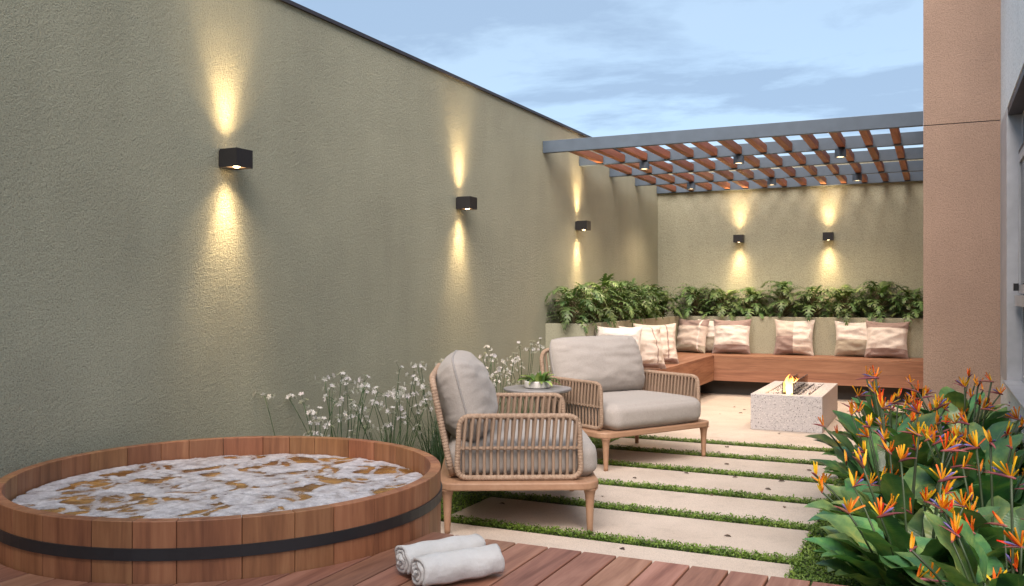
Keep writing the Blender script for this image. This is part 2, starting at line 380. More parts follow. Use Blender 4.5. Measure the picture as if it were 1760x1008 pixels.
class MB:
    """collects vertices and faces, then becomes ONE mesh"""
    def __init__(s): s.v = []; s.f = []; s.mi = []; s.at = []

    def add(s, vs, fs, mi=0, at=None):
        o = len(s.v); s.v.extend(tuple(p) for p in vs); s.f.extend(tuple(i + o for i in f) for f in fs); s.mi.extend([mi] * len(fs))
        s.at.extend(at if at else [1.0] * len(vs)); return s

    def box(s, x0, x1, y0, y1, z0, z1, mi=0):
        return s.add([(x0, y0, z0), (x1, y0, z0), (x1, y1, z0), (x0, y1, z0), (x0, y0, z1), (x1, y0, z1), (x1, y1, z1), (x0, y1, z1)],
                     [(0, 3, 2, 1), (4, 5, 6, 7), (0, 1, 5, 4), (1, 2, 6, 5), (2, 3, 7, 6), (3, 0, 4, 7)], mi)

    def prism(s, poly, z0, z1, mi=0):
        n = len(poly)
        return s.add([(x, y, z0) for x, y in poly] + [(x, y, z1) for x, y in poly],
                     [tuple(range(n - 1, -1, -1)), tuple(range(n, 2 * n))] + [(i, (i + 1) % n, n + (i + 1) % n, n + i) for i in range(n)], mi)

    def tube(s, path, r, seg=8, closed=False, mi=0, cap=True):
        P = [Vector(p) for p in path]; n = len(P); rr = r if hasattr(r, '__len__') else [r] * n
        T = []
        for i in range(n):
            a = P[(i - 1) % n] if (closed or i > 0) else P[i]; b = P[(i + 1) % n] if (closed or i < n - 1) else P[i]
            T.append((b - a).normalized())
        up = Vector((0, 0, 1)) if abs(T[0].z) < 0.9 else Vector((1, 0, 0))
        N = (up - T[0] * up.dot(T[0])).normalized(); vs = []
        for i in range(n):
            N = (N - T[i] * N.dot(T[i])).normalized(); B = T[i].cross(N)
            vs += [P[i] + (N * cos(2 * pi * k / seg) + B * sin(2 * pi * k / seg)) * rr[i] for k in range(seg)]
        fs = []
        for i in range(n if closed else n - 1):
            j = (i + 1) % n
            fs += [(i * seg + k, i * seg + (k + 1) % seg, j * seg + (k + 1) % seg, j * seg + k) for k in range(seg)]
        if cap and not closed: fs += [tuple(range(seg - 1, -1, -1)), tuple(range((n - 1) * seg, n * seg))]
        return s.add(vs, fs, mi)

    def lathe(s, prof, seg=32, c=(0, 0), mi=0, ring=False):
        vs = []; n = len(prof)
        for r, z in prof: vs += [(c[0] + r * cos(2 * pi * k / seg), c[1] + r * sin(2 * pi * k / seg), z) for k in range(seg)]
        fs = []
        for i in range(n if ring else n - 1): j = (i + 1) % n; fs += [(i * seg + k, i * seg + (k + 1) % seg, j * seg + (k + 1) % seg, j * seg + k) for k in range(seg)]
        if not ring: fs += [tuple(range(seg - 1, -1, -1)), tuple(range((n - 1) * seg, n * seg))]
        return s.add(vs, fs, mi)

    def mesh(s, name, mats, smooth=False, bevel=0.0, bseg=2, attr=False):
        me = bpy.data.meshes.new(name); me.from_pydata(s.v, [], s.f); me.update()
        mats = mats if isinstance(mats, (list, tuple)) else [mats]
        for m in mats: me.materials.append(m)
        me.polygons.foreach_set('material_index', s.mi)
        if attr:
            a = me.attributes.new('across', 'FLOAT', 'POINT'); a.data.foreach_set('value', s.at)
        if bevel:
            bm = bmesh.new(); bm.from_mesh(me)
            ed = [e for e in bm.edges if len(e.link_faces) == 2 and e.calc_face_angle(0) > 0.5]
            bmesh.ops.bevel(bm, geom=ed, offset=bevel, segments=bseg, affect='EDGES', profile=0.5)
            bm.to_mesh(me); bm.free()
        if smooth: me.polygons.foreach_set('use_smooth', [True] * len(me.polygons))
        me.update(); return me

    def build(s, name, mats, parent=None, smooth=False, bevel=0.0, bseg=2, attr=False):
        return link(name, s.mesh(name, mats, smooth, bevel, bseg, attr), parent)


def arc_path(pts, r, step=0.02, closed=False):
    """polyline with rounded corners, resampled"""
    P = [Vector(p) for p in pts]; out = []; n = len(P)
    for i in range(n):
        if not closed and i in (0, n - 1): out.append(P[i]); continue
        a, b, c = P[(i - 1) % n], P[i], P[(i + 1) % n]
        d1 = (a - b).normalized(); d2 = (c - b).normalized(); rr = min(r, (a - b).length / 2.01, (c - b).length / 2.01)
        for k in range(7):
            t = k / 6; out.append((b + d1 * rr) * (1 - t) ** 2 + b * 2 * t * (1 - t) + (b + d2 * rr) * t ** 2)
    if closed: out.append(out[0])
    L = [0.0]
    for i in range(1, len(out)): L.append(L[-1] + (out[i] - out[i - 1]).length)
    m = max(2, int(L[-1] / step)); res = []; j = 0
    for k in range(m + (0 if closed else 1)):
        t = L[-1] * k / m
        while j < len(L) - 2 and L[j + 1] < t: j += 1
        f = (t - L[j]) / max(1e-9, L[j + 1] - L[j]); res.append(out[j].lerp(out[j + 1], f))
    return res


def wrapped(mb, pts, r, corner, closed=False, period=0.0155):
    p = arc_path(pts, corner, period / 5, closed)
    mb.tube(p, [r * (0.90 + 0.14 * abs(sin(pi * i / 5))) for i in range(len(p))], 10, closed)


def rounded_box(hx, hy, hz, r, n=14, puff=(0, 0, 0), wob=0.0, seed=0):
    """closed cushion-like block centred on the origin"""
    bm = bmesh.new(); bmesh.ops.create_cube(bm, size=2.0); bmesh.ops.subdivide_edges(bm, edges=bm.edges[:], cuts=n, use_grid_fill=True)
    h = Vector((hx, hy, hz))
    for v in bm.verts:
        u = v.co.copy()
        q = Vector([sin(u[i] * pi / 2) * (0.55) + u[i] * 0.45 for i in range(3)])
        p = Vector([q[i] * h[i] for i in range(3)])
        c = Vector([max(-(h[i] - r), min(h[i] - r, p[i])) for i in range(3)]); d = p - c
        if d.length > 1e-6: p = c + d.normalized() * r
        for i in range(3):
            j, k = (i + 1) % 3, (i + 2) % 3
            p[i] += puff[i] * u[i] * (1 - u[j] ** 2) * (1 - u[k] ** 2)
        if wob: p += noise.noise_vector(p * 9 + Vector((seed, 0, 0))) * wob
        v.co = p
    me = bpy.data.meshes.new('cushion'); bm.to_mesh(me); bm.free()
    me.polygons.foreach_set('use_smooth', [True] * len(me.polygons)); return me


def pillow_mesh(name, w, h, t, mats, pinch=0.07, n=26, wrinkle=0.012, seed=0, expo=2.6, pucker=0.006, edge=0.0, sag=0.0, rc=0.0):
    """stuffed cushion in the local YZ plane, facing +X, bottom edge at z=0"""
    vs = []; fs = []; N = n + 1
    for side in (1, -1):
        for i in range(N):
            for j in range(N):
                a = sin(pi / 2 * (2 * i / n - 1)); b = sin(pi / 2 * (2 * j / n - 1))
                y = 0.5 * w * a * (1 - pinch * (1 - b * b)); z = 0.5 * h * b * (1 - pinch * (1 - a * a)); cq = 1 - rc * (a * a * b * b) ** 2; y *= cq; z *= cq
                th = max(0.0, (1 - abs(a) ** expo) * (1 - abs(b) ** expo)) ** 0.55
                th *= 1 - sag * b
                x = side * (0.5 * t * th + edge)
                e = min(1 - abs(a), 1 - abs(b)); ang = atan2(b, a)
                fade = min(1.0, e * 6)
                p = Vector((0.0, y * 7, z * 13 + side * 5.0 + seed * 3.1))
                x += side * wrinkle * fade * (noise.fractal(p, 1.0, 2.0, 3) + 0.7 * (1 - abs(noise.noise(Vector((seed, y * 4 + z * 3, z * 16))) * 2)))
                x += side * pucker * math.exp(-e * 9) * fade * sin(ang * 34 + seed)
                vs.append((x, y, z + 0.5 * h))
    o = N * N
    for i in range(n):
        for j in range(n):
            q = (i * N + j, (i + 1) * N + j, (i + 1) * N + j + 1, i * N + j + 1)
            fs.append(q); fs.append(tuple(o + k for k in reversed(q)))
    ring = [(i, 0) for i in range(n)] + [(n, j) for j in range(n)] + [(i, n) for i in range(n, 0, -1)] + [(0, j) for j in range(n, 0, -1)]
    for k in range(len(ring)):
        a = ring[k][0] * N + ring[k][1]; b = ring[(k + 1) % len(ring)]; b = b[0] * N + b[1]
        fs.append((a, o + a, o + b, b))
    mb = MB(); mb.add(vs, fs); me = mb.mesh(name, mats, True)
    bm = bmesh.new(); bm.from_mesh(me); bmesh.ops.remove_doubles(bm, verts=bm.verts[:], dist=1e-5); bmesh.ops.recalc_face_normals(bm, faces=bm.faces[:])
    bm.to_mesh(me); bm.free(); me.polygons.foreach_set('use_smooth', [True] * len(me.polygons)); return me


def light_spot(name, parent, loc, rot, watts, size, blend=1.0, radius=0.02, col=WARM):
    d = bpy.data.lights.new(name, 'SPOT'); d.energy = watts; d.spot_size = R(size); d.spot_blend = blend; d.shadow_soft_size = radius; d.color = col
    o = bpy.data.objects.new(name, d); COL.objects.link(o); o.parent = parent; o.location = loc; o.rotation_euler = rot; return o


# ------------------------------------------------------------------ setting: ground, paving, deck
XS0, XS1 = 0.955, 2.775                 # paving between these
STRIPS = [(4.140, 4.255), (4.768, 4.895), (5.368, 5.492), (5.998, 6.122), (6.622, 6.748), (7.196, 7.320)]
mb = MB(); mb.add([(-150, -150, -0.06), (150, -150, -0.06), (150, 150, -0.06), (-150, 150, -0.06)], [(0, 1, 2, 3)])
tag(mb.build('ground', M['turf']), kind='structure')
paving = empty('paving', kind='structure')
edges = [2.2] + [e for s in STRIPS for e in s] + [11.19]
for k in range(0, len(edges), 2):
    y0, y1 = edges[k], edges[k + 1]; last = k == len(edges) - 2
    mb = MB()
    if last: mb.box(0.42, 3.24, 7.83, y1, -0.05, 0.0); mb2 = MB(); mb2.box(XS0, XS1, y0, 7.826, -0.05, 0.0); mb2.build('slab', M['slab'], paving, bevel=0.004)
    else: mb.box(XS0, XS1, y0, y1, -0.05, 0.0)
    mb.build('slab', M['slab'], paving, bevel=0.004)

TC, TR = (0.90, 2.661), 0.803           # hot tub centre, radius
ZD, YD = 0.35, 2.79                     # deck height and far edge
deck = empty('deck', kind='structure')
RC = TR + 0.008
x = 1.929 - 16 * 0.1203
while x < 3.76:
    a, b = x + 0.0035, min(x + 0.1203 - 0.0035, 3.778)
    top = []
    for k in range(13):
        xx = b + (a - b) * k / 12; dx = xx - TC[0]
        yy = YD if abs(dx) >= RC else min(YD, TC[1] - sqrt(RC * RC - dx * dx))
        top.append((xx, yy))
    if all(abs(p[1] - YD) < 1e-6 for p in top): top = [top[0], top[-1]]
    mb = MB(); mb.prism([(a, -0.74), (b, -0.74)] + top, ZD - 0.026, ZD)
    mb.build('plank', M['deckwood'], deck, bevel=0.0022, bseg=1)
    x += 0.1203
mb = MB(); mb.box(1.71, 3.77, YD - 0.035, YD - 0.012, 0.0, ZD - 0.028); mb.build('fascia', M['deckwood'], deck)
for y in (-0.6, 0.2, 1.0, 1.7):
    mb = MB(); mb.box(0.02, 3.75, y, y + 0.05, 0.0, ZD - 0.0275); mb.build('joist', M['dark_base'], deck)


# ------------------------------------------------------------------ walls
WH = 2.85
w = empty('garden_wall', (0, 0, 0), label='long olive stucco wall behind the hot tub and armchairs, dark coping', cat='wall')
mb = MB(); mb.box(-0.18, 0.0, -2.2, 11.78, -0.05, WH); mb.build('wall_face', M['wall'], w)
mb = MB(); mb.box(-0.205, 0.018, -2.2, 11.80, WH, WH + 0.022); mb.build('coping', M['coping'], w)
w = empty('garden_wall', (1.6, 11.6, 0), label='olive stucco end wall behind the pergola with two lamps', cat='wall')
mb = MB(); mb.box(-1.6, 1.647, 0.004, 0.18, -0.05, WH - 0.003); mb.build('wall_face', M['wall'], w)
mb = MB(); mb.box(-1.58, 1.647, -0.018, 0.2, WH - 0.003, WH + 0.018); mb.build('coping', M['coping'], w)

# building on the right: terracotta pier, window wall
b = empty('building', (3.6, 7.75, 0), label='building with tall terracotta textured pier and white window wall', cat='building')
def bpart(name, mat, *boxes, bevel=0.0, parent=None):
    mb = MB()
    for q in boxes: mb.box(q[0] - 3.6, q[1] - 3.6, q[2] - 7.75, q[3] - 7.75, q[4], q[5])
    return mb.build(name, mat, parent or b, bevel=bevel)
PX = 3.247
p = bpart('pier', M['pier'], (PX, 3.782, 7.75, 11.60, -0.05, 2.512)); p['label'] = 'terracotta textured lower pier'
bpart('pier', M['pier'], (PX, 3.782, 7.75, 11.60, 2.519, 5.2))
bpart('pier_joint', M['coping'], (PX + 0.006, 3.776, 7.757, 11.59, 2.50, 2.53))
WX, WT = 3.780, 0.22
bpart('wall_panel', M['white_wall'], (WX, WX + WT, 3.2, 7.744, -0.05, 0.585))
bpart('wall_panel', M['white_wall'], (WX, WX + WT, 3.2, 7.744, 2.478, 5.2))
bpart('jamb', M['alu'], (WX - 0.002, WX + WT, 7.05, 7.744, 0.587, 2.476))
bpart('jamb', M['alu'], (WX - 0.002, WX + WT, 3.2, 3.9, 0.587, 2.476))
bpart('wall_panel', M['white_wall'], (WX + WT + 2.2, WX + WT + 2.4, 3.2, 11.6, -0.05, 5.2))
bpart('floor', M['white_wall'], (WX + WT, WX + WT + 2.2, 3.2, 11.6, 0.3, 0.4)); bpart('ceiling', M['white_wall'], (WX + WT, WX + WT + 2.2, 3.2, 11.6, 2.7, 2.8))
bpart('end_wall', M['white_wall'], (WX + WT, WX + WT + 2.2, 3.2, 3.3, 0.41, 2.69)); bpart('end_wall', M['white_wall'], (WX + WT, WX + WT + 2.2, 11.4, 11.6, 0.41, 2.69))
win = bpart('window', M['alu'], (WX + 0.09, WX + 0.15, 3.9, 7.05, 2.40, 2.476), (WX + 0.09, WX + 0.15, 6.99, 7.05, 0.587, 2.40), (WX + 0.09, WX + 0.15, 3.9, 3.96, 0.587, 2.40),
            (WX + 0.09, WX + 0.15, 3.96, 6.99, 0.587, 0.64))
bpart('transom', M['alu'], (WX + 0.04, WX + 0.17, 3.96, 6.99, 1.12, 1.19), parent=win)
bpart('sill', M['alu'], (WX - 0.025, WX + 0.088, 3.90, 7.05, 0.588, 0.606), parent=win)
bpart('lintel_trim', M['coping'], (WX + 0.004, WX + 0.088, 3.9, 7.045, 2.425, 2.472), parent=win)
for y0, y1 in ((3.98, 5.46), (5.50, 6.96)):
    bpart('sash', M['alu'], (WX + 0.062, WX + 0.088, y0, y1, 1.20, 1.26), (WX + 0.062, WX + 0.088, y0, y1, 2.08, 2.14), (WX + 0.062, WX + 0.088, y0, y0 + 0.06, 1.26, 2.08), (WX + 0.062, WX + 0.088, y1 - 0.06, y1, 1.26, 2.08), parent=win)
    bpart('pane', M['pane'], (WX + 0.072, WX + 0.078, y0 + 0.055, y1 - 0.055, 1.255, 2.085), parent=win)
    bpart('pane', M['pane'], (WX + 0.112, WX + 0.118, y0, y1, 0.635, 1.13), parent=win)
    bpart('pane', M['pane'], (WX + 0.112, WX + 0.118, y0, y1, 2.14, 2.405), parent=win)
    bpart('frame_bar', M['coping'], (WX + 0.062, WX + 0.12, y0, y1, 2.1405, 2.165), parent=win)
    bpart('latch', M['black'], (WX + 0.03, WX + 0.06, y1 - 0.045, y1 - 0.015, 1.22, 1.27), parent=win)


# added unseen wall behind the deck, put there to shade the tub end
shade_wall = empty('building', (1.8, -0.75, 0), label='added plain shading wall behind the deck, out of view', cat='building')
for q in ((-2.0, -0.95, 0, 4.7), (0.95, 2.2, 0, 4.7), (-0.948, 0.948, 2.6, 4.7)):
    mb = MB(); mb.box(q[0], q[1], -0.2, 0.0, q[2], q[3]); mb.build('wall_panel', M['planter'], shade_wall)
dr = MB().box(-0.946, -0.88, -0.14, -0.06, 0.3, 2.598).box(0.88, 0.946, -0.14, -0.06, 0.3, 2.598).box(-0.88, 0.88, -0.14, -0.06, 2.53, 2.598).box(-0.03, 0.03, -0.14, -0.06, 0.3, 2.53).build('shade_wall_door', M['alu'], shade_wall)
for x0, x1 in ((-0.88, -0.03), (0.03, 0.88)): MB().box(x0, x1, -0.105, -0.095, 0.3, 2.53).build('pane', M['pane'], dr)


# ------------------------------------------------------------------ planter, bench
PW, PE, ZP, YB = 0.4125, 7.818, 0.922, 11.60
pl = empty('planter', (0.2, PE, 0), label='L-shaped olive stucco planter behind the corner bench', cat='planter')
def ppart(name, mat, *boxes, bevel=0.004):
    mb = MB()
    for q in boxes: mb.box(q[0] - 0.2, q[1] - 0.2, q[2] - PE, q[3] - PE, q[4], q[5])
    return mb.build(name, mat, pl, bevel=bevel)
ppart('planter_wall', M['planter'], (0.002, PW, PE, PE + 0.06, -0.04, ZP))
ppart('planter_wall', M['planter'], (PW - 0.06, PW - 0.001, PE + 0.062, YB - PW, -0.04, ZP - 0.001))
ppart('planter_wall', M['planter'], (PW - 0.058, PX - 0.002, YB - PW + 0.002, YB - PW + 0.06, -0.04, ZP))
ppart('soil', M['soil'], (0.002, PW - 0.061, PE + 0.061, YB - 0.001, 0.6, 0.865), bevel=0)
ppart('soil', M['soil'], (PW - 0.0605, PX - 0.003, YB - PW + 0.061, YB, 0.6, 0.863), bevel=0)

BW, ZB, ZB0 = 0.9575, 0.476, 0.178
YF = YB - BW
be = empty('corner_bench', (1.0, YF, 0), label='L-shaped floating wooden bench along the planter', cat='bench')
def bb(name, mat, q, bevel=0.003):
    mb = MB(); mb.box(q[0] - 1.0, q[1] - 1.0, q[2] - YF, q[3] - YF, q[4], q[5]); return mb.build(name, mat, be, bevel=bevel)
T = 0.03; hz = (ZB - T - ZB0) / 2
bb('seat_board', M['benchy'], (PW + 0.002, PW + 0.27, PE + 0.01, YF - 0.001, ZB - T, ZB)); bb('seat_board', M['benchy'], (PW + 0.2715, BW, PE + 0.01, YF - 0.001, ZB - T, ZB))
bb('seat_board', M['benchx'], (PW + 0.002, PX - 0.004, YF + 0.0005, YF + 0.27, ZB - T, ZB)); bb('seat_board', M['benchx'], (PW + 0.002, PX - 0.004, YF + 0.2715, YB - PW, ZB - T, ZB))
for k in range(2):
    z0 = ZB0 + k * hz
    bb('fascia_board', M['benchy'], (BW - 0.028, BW - 0.001, PE + 0.012, YF + 0.026, z0, z0 + hz - 0.0012), 0.0015)
    bb('fascia_board', M['benchx'], (BW - 0.0005, PX - 0.004, YF + 0.001, YF + 0.028, z0, z0 + hz - 0.0012), 0.0015)
    bb('end_board', M['benchx'], (PW + 0.002, BW - 0.029, PE + 0.012, PE + 0.036, z0, z0 + hz - 0.0012), 0.0015)
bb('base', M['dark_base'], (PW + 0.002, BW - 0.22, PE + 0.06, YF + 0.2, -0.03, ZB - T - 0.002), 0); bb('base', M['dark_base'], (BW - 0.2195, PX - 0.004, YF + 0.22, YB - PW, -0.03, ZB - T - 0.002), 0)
bb('soffit', M['benchx'], (BW - 0.2, PX - 0.004, YF + 0.03, YF + 0.219, ZB0 + 0.006, ZB0 + 0.02), 0)


# ------------------------------------------------------------------ pergola and its spotlights
pg = empty('pergola', (1.6, 7.76, 2.52), label='grey steel pergola with wooden rafters between wall and pier', cat='pergola')
BY = [7.76 + 0.949 * k for k in range(4)] + [11.545]
for y in BY:
    mb = MB(); mb.box(-1.599, PX - 1.602, y - 7.76, y - 7.76 + 0.05, 0.0, 0.112); mb.build('beam', M['steel'], pg, bevel=0.003)
for g in range(4):
    L = BY[g + 1] - BY[g] - 0.052
    mb = MB(); mb.box(-0.031, 0.031, 0, L, -0.034, 0.034); me = mb.mesh('rafter', M['rafter'], bevel=0.003)
    for k in range(13):
        link('rafter', me, pg, (0.234 + 0.2325 * k - 1.6, BY[g] + 0.051 - 7.76, 0.05))

side_word = ['beside the long wall', 'in the middle', 'beside the terracotta pier']
lathe_h = [(0.0, 0.0), (0.052, 0.0), (0.052, -0.075), (0.047, -0.08), (0.043, -0.078), (0.043, -0.055), (0.0, -0.055)]
for bi, word in ((1, 'second'), (3, 'fourth')):
    for k, x in enumerate((0.69, 1.625, 2.545)):
        s = empty('spotlight', (x, BY[bi] + 0.025, 2.519), label='black round spotlight under the %s pergola beam, %s' % (word, side_word[k]), cat='spotlight', group='spotlights under the pergola')
        mb = MB(); mb.lathe([(0.02, 0.0), (0.050, -0.003), (0.050, -0.070), (0.046, -0.072), (0.042, -0.070), (0.040, -0.058)], 24); mb.build('housing', M['steel'], s)
        mb = MB(); mb.lathe([(0.0395, -0.060), (0.0395, -0.064)], 24); mb.build('lens', M['glow'], s)
        light_spot('spot_light', s, (0, 0, -0.083), (0, 0, 0), 32.0, 125, 0.9, 0.03)

# wall lamps
def wall_lamp(loc, rz, label):
    t = empty('wall_lamp', loc, rz, label=label, cat='wall lamp', group='black up and down wall lamps')   # local +X points away from the wall
    mb = MB(); mb.box(0.001, 0.018, -0.05, 0.05, -0.042, 0.042); mb.build('back_plate', M['black'], t, bevel=0.002)
    mb = MB(); h = 0.047; a, c, d = 0.0185, 0.130, 0.06
    mb.box(a, a + 0.004, -d, d, -h, h).box(c - 0.004, c, -d, d, -h, h).box(a + 0.004, c - 0.004, -d, -d + 0.004, -h, h).box(a + 0.004, c - 0.004, d - 0.004, d, -h, h).box(a + 0.004, c - 0.004, -d + 0.004, d - 0.004, -0.02, 0.02)
    mb.build('housing', M['black'], t)
    for s in (1, -1):
        mb = MB(); mb.lathe([(0.018, 0.0402), (0.012, 0.045)] if s > 0 else [(0.012, -0.045), (0.018, -0.0402)], 20, (0.076, 0)); mb.build('lens', M['lens'], t)
        MB().box(a + 0.0045, c - 0.0045, -d + 0.0045, d - 0.0045, *sorted((s * 0.0205, s * 0.040))).build('reflector', M['reflector'], t)
        light_spot('lamp_light', t, (0.076, 0, s * 0.048), (R(180) if s > 0 else 0, R(-4) if s > 0 else R(4), 0), 28.0, 58, 1.0, 0.05, (1.0, 0.70, 0.37))
        light_spot('lamp_glow', t, (0.076, 0, s * 0.049), (R(180) if s > 0 else 0, 0, 0), 9.0, 105, 1.0, 0.04, (1.0, 0.70, 0.37))
    return t
for k, wd in enumerate(('above the hot tub', 'above the armchairs', 'close to the pergola')):
    wall_lamp((0, 3.60 + 2.525 * k, 1.897), 0, 'black cube wall lamp on the long wall %s' % wd)
wall_lamp((1.076, 11.60, 1.897), -pi / 2, 'black cube wall lamp on the end wall nearer the long wall')
wall_lamp((2.149, 11.60, 1.897), -pi / 2, 'black cube wall lamp on the end wall nearer the pier')


# ------------------------------------------------------------------ hot tub
tub = empty('hot_tub', (TC[0], TC[1], 0), label='round wooden hot tub full of foamy water, black hoop', cat='hot tub')
NS = 32
def stave(r0, r1, z0, z1, half):
    mb = MB(); n = 4; ang = [-half + 2 * half * k / n for k in range(n + 1)]
    poly = [(r1 * cos(a), r1 * sin(a)) for a in ang] + [(r0 * cos(a), r0 * sin(a)) for a in reversed(ang)]
    mb.prism(poly, z0, z1); return mb.mesh('stave', M['stave'], bevel=0.0016, bseg=1)
hs = [stave(TR - 0.04, TR, 0.02, 0.53, pi / NS * f - 0.0011) for f in (1.0, 0.82, 1.18)]
seq = [0, 1, 2, 0, 2, 1, 0, 0, 2, 1, 1, 2, 0, 1, 0, 2] * 2
fac = [1.0, 0.82, 1.18]; a = 0.0
for k in seq:
    h = pi / NS * fac[k]; a += h; link('stave', hs[k], tub, rot=(0, 0, a)); a += h
mb = MB(); mb.lathe([(TR - 0.006, 0.4155), (TR + 0.006, 0.4155), (TR + 0.006, 0.451), (TR - 0.006, 0.451)], 96, ring=True); hoop = mb.build('hoop', M['black'], tub)
mb = MB(); mb.lathe([(TR - 0.006, 0.10), (TR + 0.005, 0.10), (TR + 0.005, 0.14), (TR - 0.006, 0.14)], 96, ring=True); mb.build('hoop', M['black'], tub)
RI = TR - 0.042
mb = MB(); mb.lathe([(RI, 0.24), (RI, 0.27)], 64); mb.build('tub_floor', M['stave'], tub)
ZW = 0.448
mb = MB(); mb.lathe([(RI, ZW - 0.003), (RI, ZW)], 64); mb.build('water', M['water'], tub)


def foam():
    n = 230; g = {}; vs = []; fs = []; at = []
    for i in range(n + 1):
        for j in range(n + 1):
            x = (2 * i / n - 1) * RI; y = (2 * j / n - 1) * RI; r = hypot(x, y)
            if r > RI - 0.002: continue
            p = Vector((x * 8.2, y * 8.2, 1.7)); q = noise.noise_vector(p * 0.6) * 0.8
            mm = noise.fractal(p + q, 0.9, 2.1, 4) + 0.27 + 0.16 * noise.noise(Vector((x * 25 + 4, y * 17, 8.8)))
            # froth gathers loosely, thin lacy arms between open patches
            mm = max(mm, 0.16 - 1.6 * abs(noise.noise(Vector((x * 6 + 9, y * 6, 2.2)))))
            if mm < -0.12: continue
            z = ZW + 0.0012 + 0.004 * max(0, min(1, mm / 0.4)) + 0.002 * noise.noise(Vector((x * 24, y * 24, 3))) * max(0, min(1, mm * 4))
            g[i, j] = len(vs); vs.append((x, y, max(z, ZW + 0.0012))); at.append(mm)
    for (i, j) in g:
        k = [(i, j), (i + 1, j), (i + 1, j + 1), (i, j + 1)]
        if all(q in g for q in k): fs.append(tuple(g[q] for q in k))
    mb = MB(); mb.add(vs, fs, 0, at); o = mb.build('foam', M['foam'], tub, True, attr=True); o['kind'] = 'stuff'
foam()


# ------------------------------------------------------------------ towels
def towel(loc, rz, label, seed, L=0.27, r1=0.052):
    t = empty('rolled_towel', loc, rz, label=label, cat='towel')
    turns = 3.3; th = 0.0095; pts = []
    n = 110
    for k in range(n + 1):
        f = k / n; a = f * turns * 2 * pi; r = 0.010 + (r1 - 0.010) * f
        pts.append((r, a))
    vs = []; fs = []; S = 18
    for s in range(S + 1):
        y = L * (s / S - 0.5)
        for side in (0, 1):
            for k, (r, a) in enumerate(pts):
                wob = 0.0035 * noise.noise(Vector((cos(a) * 3 + seed, sin(a) * 3, y * 14))) + 0.002 * sin(y * 60 + a * 2 + seed) * (k / n)
                rr = r - side * th + wob
                if s in (0, S): rr *= 1 - 0.02
                yy = y + (0.012 * noise.noise(Vector((a * 0.8, seed, y))) + 0.010 * (0.5 - k / n)) * (-1 if s == 0 else 1) * (1 if s in (0, S) else 0)
                vs.append((yy, rr * cos(a + 2.0) * 1.06, rr * sin(a + 2.0) * 0.93 + r1 * 0.93))
    K = len(pts); W = 2 * K
    for s in range(S):
        for k in range(K - 1):
            o = s * W + k; fs.append((o, o + 1, o + W + 1, o + W)); o += K; fs.append((o + 1, o, o + W, o + W + 1))
        o = s * W + K - 1; fs.append((o, o + K, o + K + W, o + W)); o = s * W; fs.append((o + K, o, o + W, o + K + W))
    for s in (0, S):
        for k in range(K - 1):
            o = s * W + k; q = (o, o + K, o + K + 1, o + 1); fs.append(q if s == 0 else tuple(reversed(q)))
    mb = MB(); mb.add(vs, fs); mb.build('towel_roll', M['towel'], t, True); return t
towel((2.068, 2.338, ZD), atan2(2.446 - 2.232, 2.136 - 1.989), 'rolled white towel on the deck, the one resting in front with its full side showing', 1.0)
towel((1.962, 2.418, ZD), atan2(2.446 - 2.232, 2.136 - 1.989) + 0.02, 'rolled white towel on the deck tucked between the other towel and the tub', 6.0)


